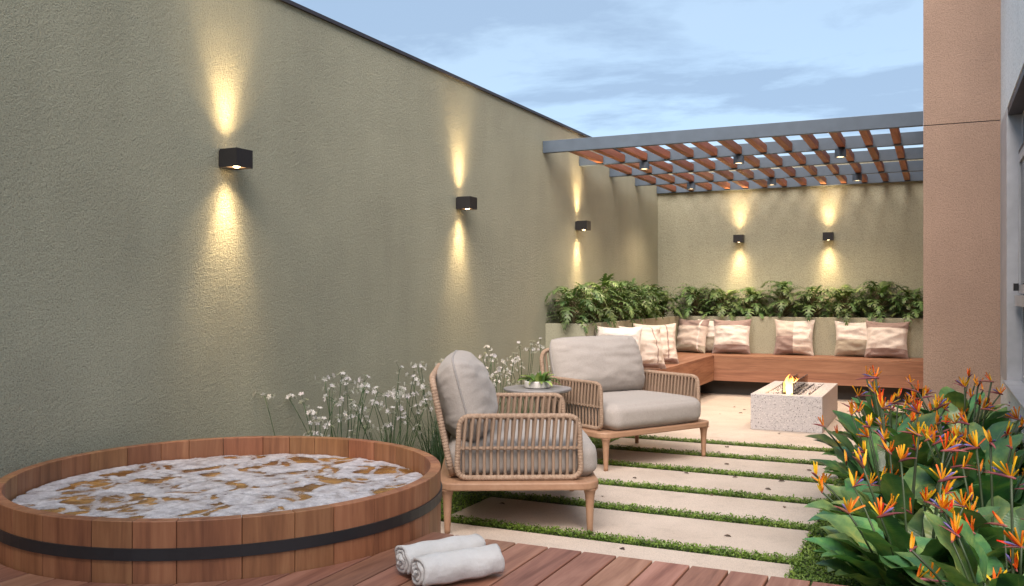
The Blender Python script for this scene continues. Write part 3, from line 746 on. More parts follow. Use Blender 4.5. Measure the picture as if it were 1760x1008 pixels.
# ------------------------------------------------------------------ armchairs
def armchair_meshes():
    Q = {}
    # platform with rounded corners
    hx, hy = 0.405, 0.535; c = 0.09; poly = []
    for sx, sy, a0 in ((1, 1, 0), (-1, 1, 90), (-1, -1, 180), (1, -1, 270)):
        for k in range(7): a = R(a0 + 15 * k); poly.append((sx * (hx - c) + c * cos(a), sy * (hy - c) + c * sin(a)))
    mb = MB(); mb.prism(poly, 0.222, 0.262); Q['platform'] = mb.mesh('platform', M['chairwood'], bevel=0.008)
    mb = MB()
    mb.tube([(0, 0, 0), (0.0, 0, 0.02), (0, 0, 0.10), (0, 0, 0.16), (0, 0, 0.19), (0, 0, 0.212), (0, 0, 0.2225)], [0.0145, 0.0155, 0.019, 0.022, 0.025, 0.031, 0.042], 16)
    Q['leg'] = mb.mesh('leg', M['chairwood'], True)
    for p in Q['leg'].polygons: p.use_smooth = len(p.vertices) == 4
    # arm loop in local XZ plane
    x0, x1, zb, zt, zm = -0.300, 0.315, 0.276, 0.585, 0.425
    mb = MB(); wrapped(mb, [(x0 - 0.012, 0, zb), (x0 + 0.004, 0, zt), (x1 - 0.012, 0, zt), (x1, 0, zb)], 0.0145, 0.06, True); Q['arm'] = mb.mesh('arm_frame', M['rope'], True)
    mb = MB(); wrapped(mb, [(x0, 0, zm), (x1 - 0.004, 0, zm)], 0.0095, 0.01); Q['rail'] = mb.mesh('arm_rail', M['rope'], True)
    n = 40; path = [(0, 0, k / n) for k in range(n + 1)]
    mb = MB(); mb.tube(path, [1.0 + 0.07 * (1 if k % 2 else -1) for k in range(n + 1)], 8); Q['rope'] = mb.mesh('rope', M['rope'], True)
    # back loop in local YZ plane, leaning back
    mb = MB(); wrapped(mb, [(-0.335, -0.44, 0.276), (-0.440, -0.43, 0.775), (-0.440, 0.43, 0.775), (-0.335, 0.44, 0.276)], 0.0165, 0.09, True); Q['back'] = mb.mesh('back_frame', M['rope'], True)
    Q['seat'] = rounded_box(0.385, 0.432, 0.088, 0.062, 18, (0.012, 0.012, 0.024), 0.004, 3); Q['seat'].name = 'seat_cushion'; Q['seat'].materials.append(M['cushion'])
    Q['bc'] = pillow_mesh('back_cushion', 0.87, 0.45, 0.30, M['cushion'], 0.0, 44, 0.009, 2.0, 2.8, 0.014, 0.004, 0.12, 0.075)
    p = []
    for k in range(80):
        a = 2 * pi * k / 80; ca, sa = cos(a), sin(a); s = max(abs(ca), abs(sa)); u, v = ca / s, sa / s
        cq = 1.003 - 0.075 * (u * u * v * v) ** 2; p.append((0, 0.435 * u * cq, 0.225 + 0.225 * v * cq))
    mb = MB(); mb.tube(p, 0.0055, 6, True); Q['pipe'] = mb.mesh('piping', M['piping'], True)
    return Q


CH = armchair_meshes()


def rope(me, parent, p0, p1, r):
    p0, p1 = Vector(p0), Vector(p1); d = p1 - p0
    o = link('rope', me, parent, p0, d.to_track_quat('Z', 'Y').to_euler(), (r, r, d.length)); return o


def armchair(loc, deg, label):
    t = empty('armchair', loc, R(deg), label=label, cat='armchair')
    link('platform', CH['platform'], t)
    for sx in (-1, 1):
        for sy in (-1, 1): link('leg', CH['leg'], t, (sx * 0.358, sy * 0.476, 0), scale=(1, 1, 1))
    for sy in (-1, 1):
        a = link('arm_frame', CH['arm'], t, (0, sy * 0.474, 0)); link('arm_rail', CH['rail'], a)
        n = 17
        for k in range(n):
            f = (k + 0.5) / n; x = -0.289 + 0.592 * f; xb = x - 0.006
            rope(CH['rope'], a, (xb, 0.007, 0.284), (xb, 0.007, 0.432), 0.0078)
            rope(CH['rope'], a, (xb, 0.010, 0.418), (x, 0.010, 0.578), 0.0085)
            rope(CH['rope'], a, (xb - 0.001, -0.010, 0.418), (x + 0.009, -0.010, 0.578), 0.0080)
    bk = link('back_frame', CH['back'], t)
    for k in range(22):
        y = -0.41 + 0.82 * (k + 0.5) / 22; rope(CH['rope'], bk, (-0.338, y, 0.285), (-0.437, y * 0.985, 0.768), 0.008)
    s = link('seat_cushion', CH['seat'], t, (0.018, 0, 0.352))
    c = link('back_cushion', CH['bc'], t, (-0.222, 0, 0.435), (0, R(-15), 0)); link('piping', CH['pipe'], c)
    return t


armchair((1.2306, 4.5315, 0), 27.0, 'beige rope-woven armchair with grey cushions standing next to the hot tub')
armchair((1.2400, 6.3830, 0), -29.6, 'beige rope-woven armchair with grey cushions turned back beside the corner bench')

# side table with a potted plant
st = empty('side_table', (0.845, 5.715, -0.02), label='small round grey side table between the two armchairs', cat='side table')
mb = MB(); mb.lathe([(0.215, 0.545), (0.234, 0.555), (0.236, 0.565), (0.233, 0.570)], 56); mb.build('table_top', M['pale_table'], st)
mb = MB(); mb.lathe([(0.022, 0.018), (0.020, 0.10), (0.018, 0.45), (0.03, 0.5445)], 20); mb.build('stem', M['pale_table'], st, True)
mb = MB(); mb.lathe([(0.15, 0.0), (0.152, 0.008), (0.145, 0.018)], 40); mb.build('foot', M['pale_table'], st)
pp = empty('potted_plant', (0.85, 5.70, 0.5505), label='low white ribbed pot of leafy green plant on the side table', cat='potted plant')
prof = [(0.070, 0.0), (0.088, 0.004)] + [(0.090 + 0.0022 * sin(k * pi), 0.006 + 0.0042 * k) for k in range(11)]
prof = [(0.068, 0.0), (0.084, 0.003), (0.090, 0.010), (0.088, 0.016), (0.091, 0.022), (0.089, 0.029), (0.092, 0.036), (0.090, 0.042), (0.093, 0.050), (0.086, 0.051), (0.083, 0.040)]
mb = MB(); mb.lathe(prof, 40); mb.build('pot', M['ceramic'], pp, True)
mb = MB(); mb.lathe([(0.082, 0.040), (0.080, 0.043)], 24); mb.build('soil', M['soil'], pp)


def strap_leaf(name, spine, width, fold, mats, mi=0, seg=2, petiole=None, pr=0.004, wav=0.0):
    """leaf along a spine in the local XZ plane, width across Y"""
    mb = MB(); n = len(spine) - 1; vs = []; fs = []; at = []; K = 2 * seg + 1
    for i, (x, z) in enumerate(spine):
        t = i / n; w = width(t); a = spine[min(n, i + 1)]; b = spine[max(0, i - 1)]; dx, dz = a[0] - b[0], a[1] - b[1]; q = hypot(dx, dz) or 1
        nx, nz = -dz / q, dx / q
        for k in range(K):
            u = k / seg - 1; lift = fold * abs(u) * w + wav * w * sin(t * 15 + u * 2) * abs(u)
            vs.append((x + nx * lift, u * w, z + nz * lift)); at.append(u)
    for i in range(n):
        for k in range(K - 1): fs.append((i * K + k, (i + 1) * K + k, (i + 1) * K + k + 1, i * K + k + 1))
    mb.add(vs, fs, mi, at)
    if petiole: mb.tube([(x, 0, z) for x, z in petiole], [pr * (1.5 - 0.7 * k / (len(petiole) - 1)) for k in range(len(petiole))], 5, mi=1 if len(mats) > 1 else 0)
    return mb.mesh(name, mats, True, attr=True)


def curve2(L, a0, a1, n, x=0.0, z=0.0, ease=1.0):
    """spine starting at (x,z); angle from vertical goes a0 -> a1 (degrees)"""
    out = [(x, z)]
    for k in range(n):
        a = R(a0 + (a1 - a0) * ((k + 0.5) / n) ** ease); x += L / n * sin(a); z += L / n * cos(a); out.append((x, z))
    return out


sl = [strap_leaf('leaf', curve2(L, a0, a1, 7), lambda t, w=w: w * (sin(pi * min(1, 0.06 + 0.94 * t)) ** 0.8), 0.25, [M['succulent']], seg=1)
      for L, a0, a1, w in ((0.085, 15, 80, 0.016), (0.11, 40, 120, 0.018), (0.07, 0, 30, 0.014), (0.10, 60, 140, 0.015))]
for k in range(46):
    a = rng.uniform(0, 2 * pi); r = 0.07 * sqrt(rng.random())
    link('leaf', sl[k % 4], pp, (r * cos(a), r * sin(a), 0.040), (0, rng.uniform(-0.2, 0.2), a + rng.uniform(-0.5, 0.5)), rng.uniform(0.8, 1.3))

# ------------------------------------------------------------------ throw pillows on the bench
LIN = (0.58, 0.49, 0.425); TAU = (0.30, 0.215, 0.19); PALE = (0.67, 0.60, 0.545); SAGE = (0.37, 0.32, 0.25)


def pillow_mat(name, base, rects, ):
    """rects: (y0,y1,z0,z1,colour) in the cushion's own metres"""
    m = fabric(name, base, 520, 0.45)
    cur = m.b.inputs['Base Color'].links[0].from_socket
    tc = m.n('TexCoord'); sp = m.n('SeparateXYZ'); m.l(tc.outputs['Object'], sp.inputs[0])
    for y0, y1, z0, z1, c in rects:
        f = m.math('MULTIPLY', m.math('MULTIPLY', m.math('GREATER_THAN', sp.outputs[1], y0), m.math('LESS_THAN', sp.outputs[1], y1)),
                   m.math('MULTIPLY', m.math('GREATER_THAN', sp.outputs[2], z0), m.math('LESS_THAN', sp.outputs[2], z1)))
        sp2 = m.noise(m.coord(), 420, 3, 0.7)
        cc = m.ramp(sp2, [(0.35, tuple(x * 0.75 for x in c)), (0.65, tuple(min(1, x * 1.12) for x in c))])
        cur = m.mix(f, cur, cc)
    m.col(cur); return m.m


def pillow(loc, facing, tilt, roll, size, mat, seed, label):
    t = empty('throw_pillow', loc, R(facing), label=label, cat='pillow', group='throw pillows on the corner bench')
    me = pillow_mesh('cushion', size[0], size[1], size[2], mat, 0.11, 44, 0.022, seed, 2.2, 0.007, 0.002, 0.10)
    o = link('pillow_cover', me, t, (0, 0, 0), (R(roll), R(-tilt), 0))
    p = []
    w, h = size[0], size[1]
    for k in range(64):
        a = 2 * pi * k / 64; ca, sa = cos(a), sin(a); s = max(abs(ca), abs(sa)); u, v = ca / s, sa / s
        p.append((0, 0.5 * w * u * (1 - 0.11 * (1 - v * v)), 0.5 * h + 0.5 * h * v * (1 - 0.11 * (1 - u * u))))
    mb = MB(); mb.tube(p, 0.0035, 5, True); q = mb.build('piping', mat, o, True)
    return t


big = 1.0
pm_band = pillow_mat('pillow_band', PALE, [(-big, big, 0.34, big, TAU), (-big, big, -big, 0.10, TAU)])
pm_quad = pillow_mat('pillow_quad', PALE, [(-big, 0.0, 0.22, big, LIN), (-big, 0.0, -big, 0.22, TAU), (0, big, -big, 0.16, LIN)])
pm_half = pillow_mat('pillow_half', PALE, [(-big, big, -big, 0.19, SAGE)])
pm_stripe = pillow_mat('pillow_stripe', LIN, [(-big, big, 0.33, big, TAU), (-big, big, -big, 0.09, SAGE), (0.13, 0.15, -big, big, PALE)])
pm_plain = pillow_mat('pillow_plain', LIN, [(0.10, 0.115, -big, big, TAU), (-big, big, -big, 0.05, TAU)])
pm_white = pillow_mat('pillow_white', PALE, [(-big, big, -big, 0.06, LIN)])
FY = YB - PW                      # planter face of the back bench
S45 = (0.46, 0.43, 0.17)
pillow((0.585, FY - 0.225, ZB), -112, 14, 0, S45, pm_stripe, 1.3, 'striped taupe pillow in the inner corner of the bench')
pillow((0.865, FY - 0.150, ZB), -90, 15, 0, (0.44, 0.42, 0.13), pm_half, 2.1, 'pale and sage pillow half hidden between two others near the bench corner')
pillow((1.095, FY - 0.235, ZB), -90, 15, 1, S45, pm_band, 3.7, 'pillow with taupe top and bottom bands nearest the bench corner')
pillow((1.810, FY - 0.165, ZB), -90, 14, 0, S45, pm_quad, 4.4, 'pillow of four beige patches standing alone on the back bench')
pillow((2.480, FY - 0.150, ZB), -90, 14, 0, (0.44, 0.42, 0.14), pm_half, 5.2, 'pale pillow with sage lower half next to the pier')
pillow((2.825, FY - 0.235, ZB), -90, 16, -1, S45, pm_band, 6.6, 'pillow with taupe top and bottom bands nearest the pier')
pillow((0.735, 9.05, ZB), -58, 15, 0, S45, pm_plain, 7.1, 'plain beige pillow leaning on the side planter near the bench corner')
pillow((0.835, 8.30, ZB), -42, 15, 0, S45, pm_plain, 8.4, 'beige pillow on the side bench between a pale pillow and a plain one')
pillow((0.645, 8.02, ZB), -80, 12, 0, S45, pm_white, 9.2, 'pale pillow at the open end of the side bench behind the armchair')

# ------------------------------------------------------------------ fire pit
F0, F1, G0, G1, FZ = 1.847, 2.453, 8.137, 9.445, 0.314
fp = empty('fire_pit', ((F0 + F1) / 2, (G0 + G1) / 2, 0), label='low rectangular terrazzo fire pit with glass guards and small flames', cat='fire pit')
ox, oy = (F0 + F1) / 2, (G0 + G1) / 2
def fb(name, mat, q, parent=None, bevel=0.0):
    mb = MB(); mb.box(q[0] - ox, q[1] - ox, q[2] - oy, q[3] - oy, q[4], q[5]); return mb.build(name, mat, parent or fp, bevel=bevel)
t0, t1, u0, u1 = 1.955, 2.335, 8.235, 9.345
def pit_body():
    mb = MB(); o = [(F0, G0), (F1, G0), (F1, G1), (F0, G1)]; i = [(t0, u0), (t1, u0), (t1, u1), (t0, u1)]
    V = [(x - ox, y - oy, 0.0) for x, y in o] + [(x - ox, y - oy, FZ) for x, y in o] + [(x - ox, y - oy, FZ) for x, y in i] + [(x - ox, y - oy, FZ - 0.05) for x, y in i]
    Fs = [(3, 2, 1, 0)] + [(k, (k + 1) % 4, 4 + (k + 1) % 4, 4 + k) for k in range(4)] + [(4 + k, 4 + (k + 1) % 4, 8 + (k + 1) % 4, 8 + k) for k in range(4)] + [(8 + k, 8 + (k + 1) % 4, 12 + (k + 1) % 4, 12 + k) for k in range(4)] + [(12, 13, 14, 15)]
    mb.add(V, Fs); return mb.build('body', M['terrazzo'], fp, bevel=0.004)
pit_body()
fb('burner', M['black'], (2.118, 2.190, u0 + 0.02, u1 - 0.02, FZ - 0.049, FZ - 0.006))
for gx in (2.106, 2.196):
    gp = fb('glass_guard', M['glass'], (gx - 0.003, gx + 0.003, 8.25, 9.22, FZ - 0.03, FZ + 0.098))
    fb('guard_edge', M['coping'], (gx - 0.0035, gx + 0.0035, 8.2465, 8.2495, FZ - 0.03, FZ + 0.098), gp)
    fb('guard_edge', M['coping'], (gx - 0.0032, gx + 0.0032, 8.25, 9.22, FZ + 0.0982, FZ + 0.1004), gp)
fb('slot_rim', M['coping'], (2.2405, 2.2445, u0 + 0.004, u1 - 0.004, FZ - 0.045, FZ + 0.001))
fb('slot_rim', M['coping'], (t1 - 0.006, t1 - 0.001, u0 + 0.004, u1 - 0.004, FZ - 0.045, FZ + 0.001))
mb = MB(); r2 = random.Random(3)
ico = [(0, 0, 1), (1, 0, 0), (0, 1, 0), (-1, 0, 0), (0, -1, 0), (0, 0, -1)]; icf = [(0, 1, 2), (0, 2, 3), (0, 3, 4), (0, 4, 1), (5, 2, 1), (5, 3, 2), (5, 4, 3), (5, 1, 4)]
for k in range(1500):
    x = r2.uniform(t0 + 0.008, t1 - 0.008); y = r2.uniform(u0 + 0.008, u1 - 0.008)
    if 2.10 < x < 2.202: continue
    s = r2.uniform(0.007, 0.013); z = FZ - r2.uniform(0.008, 0.022); e = Euler((r2.uniform(0, 6), r2.uniform(0, 6), r2.uniform(0, 6))).to_matrix()
    mb.add([(e @ Vector((p[0] * s, p[1] * s * 0.8, p[2] * s * 0.7))) + Vector((x - ox, y - oy, z)) for p in ico], icf, 1 if r2.random() < 0.22 else 0)
mb.box(t0 - ox + 0.001, 2.10 - ox, u0 - oy + 0.001, u1 - oy - 0.001, FZ - 0.048, FZ - 0.016); mb.box(2.202 - ox, t1 - ox - 0.001, u0 - oy + 0.001, u1 - oy - 0.001, FZ - 0.048, FZ - 0.016)
o = mb.build('pebbles', [M['pebble'], M['pebble_dark']], fp, True); o['kind'] = 'stuff'
def flame(x, y, h, w, seed):
    mb = MB(); n = 12; seg = 10; vs = []
    for i in range(n + 1):
        t = i / n; r = w * (sin(pi * (0.12 + 0.88 * t)) ** 0.8) * (1 - 0.75 * t)
        sx = 0.020 * t * sin(t * 7 + seed); sy = 0.020 * t * cos(t * 6 + seed * 2)
        for k in range(seg):
            a = 2 * pi * k / seg; q = 1 + 0.35 * noise.noise(Vector((cos(a) + seed, sin(a), t * 4)))
            vs.append((r * q * cos(a) * 0.8 + sx, r * q * sin(a) + sy, h * t))
    fs = [(i * seg + k, i * seg + (k + 1) % seg, (i + 1) * seg + (k + 1) % seg, (i + 1) * seg + k) for i in range(n) for k in range(seg)]
    mb.add(vs, fs); o = mb.build('flame', M['flame'], fp, True); o.location = (x - ox, y - oy, FZ - 0.008)
fq = random.Random(11)
for k in range(15):
    f = k / 14; flame(2.151 + fq.uniform(-0.012, 0.012), 8.28 + 0.84 * f ** 1.25 + fq.uniform(-0.01, 0.01), (0.165 - 0.095 * f) * fq.uniform(0.7, 1.15), 0.042 - 0.016 * f, k * 1.7)
d = bpy.data.lights.new('fire_light', 'POINT'); d.energy = 3.0; d.color = (1.0, 0.55, 0.2); d.shadow_soft_size = 0.04
fl = bpy.data.objects.new('fire_light', d); COL.objects.link(fl); fl.parent = fp; fl.location = (2.151 - ox, 8.5 - oy, FZ + 0.14)


# ------------------------------------------------------------------ planting
# split-leaf philodendrons in the planter
def lobed_leaf(seed, L, droop):
    q = random.Random(seed); mb = MB(); n = 7
    pet = curve2(L * 0.75, 8, 45, 4); sp = curve2(L, 50, 50 + droop, n, *pet[-1])
    def P(i, off, side=0, lift=0.0): x, z = sp[i]; return (x, side, z + lift)
    # rib
    w = [0.010, 0.013, 0.014, 0.014, 0.012, 0.011, 0.008, 0.002]
    V = []; Fs = []
    for i in range(n + 1): V += [P(i, 0, -w[i]), P(i, 0, w[i])]
    Fs = [(2 * i, 2 * i + 2, 2 * i + 3, 2 * i + 1) for i in range(n)]
    mb.add(V, Fs)
    for i in range(n):
        t = i / (n - 1); ll = L * (0.46 - 0.20 * abs(t - 0.25) - 0.12 * t) * q.uniform(0.88, 1.1); sw = R(105 - 85 * t + q.uniform(-8, 8)); sw = max(R(18), sw)
        if i == 0: sw = R(128)
        for s in (-1, 1):
            b0 = Vector(P(i, 0)); b1 = Vector(P(min(n, i + 1), 0)); f = (b1 - b0).normalized(); side = Vector((0, s, 0))
            d = f * cos(sw) + side * sin(sw); c = f * sin(sw) - side * cos(sw); wd = L * 0.040
            base = b0.lerp(b1, 0.5); tip = base + d * ll + Vector((0, 0, -0.18 * ll)); mid = base + d * ll * 0.55 + Vector((0, 0, 0.05 * ll))
            V = [base - c * wd * 0.7, base + c * wd * 0.7, mid - c * wd, mid + c * wd * 1.0, tip]
            mb.add(V, [(0, 2, 3, 1), (2, 4, 3)])
    mb.tube([(x, 0, z) for x, z in pet], [0.005, 0.0045, 0.004, 0.0035, 0.003], 4, mi=1)
    return mb.mesh('leaf', [M['philo'], M['philo_stem']], False)


PL = [lobed_leaf(s, L, d) for s, L, d in ((1, 0.17, 55), (2, 0.19, 80), (3, 0.15, 35), (4, 0.18, 95), (5, 0.16, 70), (6, 0.20, 110))]


def philo(x, y, label, seed, h=1.0, n=56, lean=None):
    q = random.Random(seed)
    t = empty('philodendron', (x, y, 0.864), q.uniform(0, 6), label=label, cat='plant', group='philodendrons in the planter')
    mb = MB(); mb.tube([(0, 0, -0.02), (0.01, 0.005, 0.06), (0.0, 0.012, 0.13 * h)], [0.016, 0.014, 0.010], 6); mb.build('trunk', M['philo_stem'], t, True)
    for k in range(n):
        f = k / n; a = k * 2.4 + q.uniform(-0.4, 0.4); z = 0.03 + 0.20 * h * f
        tilt = (1 - f) * 0.75 + q.uniform(-0.15, 0.25) - 0.25
        link('leaf', PL[q.randrange(6)], t, (0.012 * cos(a), 0.012 * sin(a), z), (0, tilt, a), q.uniform(0.82, 1.25) * (0.88 + 0.18 * h))
    return t


ordw = ['first', 'second', 'third', 'fourth', 'fifth', 'sixth', 'seventh', 'eighth', 'ninth', 'tenth', 'eleventh']
for k in range(8):
    philo(0.20 + rng.uniform(-0.03, 0.05), 7.98 + 0.437 * k, 'split-leaf philodendron, %s from the open end of the side planter' % ordw[k], 20 + k, [1.0, 0.85, 1.3, 1.0, 1.2, 0.85, 1.1, 0.8][k])
for k in range(8):
    philo(PX - 0.17 - 0.36 * k, YB - 0.20 + rng.uniform(-0.04, 0.03), 'split-leaf philodendron, %s from the pier along the end wall' % ordw[k], 40 + k, [0.9, 1.25, 0.95, 1.1, 1.2, 0.9, 0.95, 1.15][k])

# bird of paradise along the window wall
def paradise_leaf(Lp, Lb, a0, a1, a2, w):
    pet = curve2(Lp, a0, a1, 4); sp = curve2(Lb, a1, a2, 9, *pet[-1])
    return strap_leaf('leaf', sp, lambda t: w * (max(0.0, sin(pi * (0.03 + 0.97 * t) ** 0.82)) ** 0.62), 0.26, [M['strel_leaf'], M['strel_stalk']], petiole=pet, pr=0.0055, wav=0.12)
BL = [paradise_leaf(*p) for p in ((0.31, 0.25, 4, 22, 62, 0.066), (0.27, 0.26, 8, 34, 88, 0.072), (0.20, 0.25, 15, 48, 100, 0.070), (0.35, 0.24, 2, 18, 52, 0.064), (0.14, 0.24, 25, 62, 112, 0.068), (0.28, 0.28, 8, 38, 80, 0.074))]


def petal_mesh():
    mb = MB(); n = 5; V = []; Fs = []; L = 0.088
    W = [0.004, 0.0075, 0.0085, 0.0075, 0.0045, 0.0006]
    for i in range(n + 1):
        t = i / n; V += [(L * t, -W[i], 0.006 * t + 0.010 * t * t), (L * t, 0, -0.003 + 0.010 * t * t), (L * t, W[i], 0.006 * t + 0.010 * t * t)]
    for i in range(n):
        for k in range(2): Fs.append((3 * i + k, 3 * i + 3 + k, 3 * i + 4 + k, 3 * i + 1 + k))
    mb.add(V, Fs); return mb.mesh('petal', M['petal'], True)
PET = petal_mesh()
mb = MB(); mb.tube([(-0.02, 0, -0.004), (0.0, 0, 0.0), (0.04, 0, 0.004), (0.085, 0, 0.004), (0.125, 0, 0.0)], [0.004, 0.0085, 0.0085, 0.005, 0.0008], 6); BRACT = mb.mesh('bract', M['bract'], True)
mb = MB(); mb.tube([(0.0, 0, 0.0), (0.03, 0, 0.004), (0.06, 0, 0.006), (0.078, 0, 0.006)], [0.0025, 0.003, 0.006, 0.0006], 5); TONGUE = mb.mesh('tongue', M['tongue'], True)
STK = []
for L, a0, a1 in ((0.60, 3, 12), (0.58, 6, 24), (0.56, 10, 36), (0.53, 14, 50), (0.50, 20, 66)):
    c = curve2(L, a0, a1, 6); mb = MB(); mb.tube([(x, 0, z) for x, z in c], [0.0055, 0.005, 0.0047, 0.0044, 0.0042, 0.004, 0.004], 6); STK.append((mb.mesh('flower_stalk', M['strel_stalk'], True), c[-1], a1))


def paradise(x, y, label, seed, nl=17, nf=9, h=1.0):
    q = random.Random(seed)
    t = empty('bird_of_paradise', (x, y, -0.05), 0, label=label, cat='plant', group='bird of paradise plants along the window wall')
    for k in range(nl):
        f = k / nl; a = k * 2.39996 + q.uniform(-0.3, 0.3)
        j = q.choice((0, 3, 0, 1, 5)) if f > 0.55 else q.choice((1, 2, 4, 5, 1))
        tilt = q.uniform(-0.12, 0.15)
        link('leaf', BL[j], t, (0.05 * cos(a), 0.05 * sin(a), 0.0), (q.uniform(-0.12, 0.12), tilt, a), h * q.uniform(0.62, 1.08))
    for k in range(nf):
        j = q.choice((0, 0, 1, 1, 2, 2, 3, 3, 4)); a = k * 2.39996 * 1.0 + q.uniform(-0.5, 0.5) + seed; s = h * q.uniform(0.70, 1.16)
        st_ = link('flower_stalk', STK[j][0], t, (0.04 * cos(a), 0.04 * sin(a), 0.0), (q.uniform(-0.05, 0.05), q.uniform(-0.05, 0.05), a), s)
        (tx, tz) = STK[j][1]; spin = q.uniform(0, 6.28); pz = q.uniform(-0.5, 0.15)
        fm = Matrix.Translation((tx, 0, tz)) @ Euler((0, 0, spin)).to_matrix().to_4x4() @ Euler((0, pz, 0)).to_matrix().to_4x4()
        def sub(name, me, m2, sc):
            o = link(name, me, st_); o.matrix_local = fm @ m2 @ Matrix.Diagonal((sc, sc, sc, 1)); return o
        closed = q.random() < 0.24; op = q.uniform(0.55, 1.05)
        sub('bract', BRACT, Matrix.Identity(4), q.uniform(0.45, 0.68))
        if not closed: sub('tongue', TONGUE, Euler((0, R(-18), 0.1)).to_matrix().to_4x4(), 0.7)
        npet = 3 if closed else q.choice((5, 6, 6, 7))
        for i in range(npet):
            el = q.uniform(35, 80) if closed else [28, 55, 82, 110, 140, 70, 95][i] * op + q.uniform(-12, 12); yw = q.uniform(-8, 8) if closed else q.uniform(-42, 42)
            sub('petal', PET, Euler((0, 0, R(yw))).to_matrix().to_4x4() @ Euler((0, R(-el), 0)).to_matrix().to_4x4() @ Euler((q.uniform(-0.6, 0.6), 0, 0)).to_matrix().to_4x4(), q.uniform(0.50, 0.80) / s)
    return t


spots = [(3.44, 6.80), (3.09, 6.25), (3.50, 5.90), (3.12, 5.45), (3.50, 5.10), (3.16, 4.72), (3.50, 4.35), (3.22, 4.05), (3.54, 3.66), (3.28, 3.46), (3.56, 3.10)]
for k, (x, y) in enumerate(spots):
    paradise(x, y, 'bird of paradise plant with orange flowers, %s from the terracotta pier' % ordw[k], 60 + k, 64, 15, 1.14 if k < 7 else 1.02)

# society garlic: grassy clumps with white blossoms along the long wall
def umbel(seed):
    q = random.Random(seed); mb = MB()
    for k in range(q.choice((4, 5, 6))):
        a = k * 2.4 + q.uniform(-0.4, 0.4); el = q.uniform(-0.1, 1.2); r = q.uniform(0.018, 0.048); c = Vector((cos(a) * cos(el), sin(a) * cos(el), sin(el) * 1.3 - q.choice((0, 0, 0.9)))) * r
        mb.tube([(0, 0, 0), c * 0.98], 0.0009, 3, cap=False, mi=1)
        d = (c.normalized() + Vector((q.uniform(-.3, .3), q.uniform(-.3, .3), q.uniform(-.3, .3)))).normalized(); e1 = d.orthogonal().normalized(); e2 = d.cross(e1); s = q.uniform(0.011, 0.017)
        for i in range(5):
            b = 2 * pi * i / 5; u = e1 * cos(b) + e2 * sin(b); v = d.cross(u)
            mb.add([c, c + u * s * 0.6 + v * s * 0.30 + d * s * 0.30, c + u * s + d * s * 0.25, c + u * s * 0.6 - v * s * 0.30 + d * s * 0.30], [(0, 1, 2, 3)])
    return mb.mesh('blossom', [M['white_petal'], M['blade']], False)
UM = [umbel(s) for s in range(6)]


def grass_leaves(seed, n=90, hmax=0.42):
    q = random.Random(seed); mb = MB()
    for k in range(n):
        a = q.uniform(0, 2 * pi); r = 0.09 * sqrt(q.random()); L = hmax * q.uniform(0.55, 1.05); c = curve2(L, q.uniform(0, 14), q.uniform(20, 80), 5); w = q.uniform(0.0025, 0.0042)
        ca, sa = cos(a), sin(a); bx, by = r * cos(a * 1.7), r * sin(a * 1.7); V = []
        for i, (x, z) in enumerate(c):
            ww = w * (1 - (i / 5) ** 2 * 0.95); V += [(bx + x * ca - ww * sa, by + x * sa + ww * ca, z), (bx + x * ca + ww * sa, by + x * sa - ww * ca, z)]
        mb.add(V, [(2 * i, 2 * i + 1, 2 * i + 3, 2 * i + 2) for i in range(5)])
    return mb.mesh('leaves', M['blade'], True)
GL = [grass_leaves(s, 110) for s in (1, 2, 3)]
GS = []
for s in range(5):
    q = random.Random(s + 50); c = curve2(1.0, q.uniform(-3, 3), q.uniform(4, 20), 8); mb = MB(); mb.tube([(x, 0.012 * sin(k * 0.9 + s), z) for k, (x, z) in enumerate(c)], 0.0021, 5); GS.append((mb.mesh('flower_stem', M['blade'], True), (c[-1][0], 0.012 * sin(8 * 0.9 + s), c[-1][1])))


def garlic(x, y, label, seed, hs=(0.45, 0.80), nf=9):
    q = random.Random(seed)
    t = empty('white_flower_clump', (x, y, -0.055), q.uniform(0, 6), label=label, cat='plant', group='white flowering clumps along the long wall')
    o = link('leaves', GL[seed % 3], t, scale=q.uniform(0.9, 1.15)); o['kind'] = 'stuff'
    for k in range(nf):
        a = q.uniform(0, 6.28); j = q.randrange(5); h = q.uniform(*hs)
        s = link('flower_stem', GS[j][0], t, (0.07 * cos(a), 0.07 * sin(a), 0), (0, q.uniform(-0.03, 0.14), a), (1, 1, h))
        b_ = link('blossom', UM[q.randrange(6)], s, GS[j][1], (q.uniform(-.3, .3), q.uniform(-.3, .3), q.uniform(0, 6)), (1.12, 1.12, 1.12 / h))
ncl = 0
for k, (x, y, nf, hs) in enumerate(((0.28, 3.86, 4, (0.42, 0.72)), (0.42, 4.02, 8, (0.42, 0.80)), (0.22, 4.30, 9, (0.45, 0.82)), (0.46, 4.52, 9, (0.40, 0.74)), (0.24, 4.85, 9, (0.42, 0.78)), (0.50, 5.02, 8, (0.40, 0.72)), (0.26, 5.35, 10, (0.45, 0.80)),
                                   (0.50, 5.48, 5, (0.40, 0.66)), (0.25, 5.85, 10, (0.50, 0.82)), (0.22, 6.35, 11, (0.50, 0.84)), (0.26, 6.85, 11, (0.50, 0.84)))):
    garlic(x, y, 'white-flowered grassy clump by the long wall, %s from the hot tub' % ordw[k], 100 + k, hs, int(nf * 1.4))

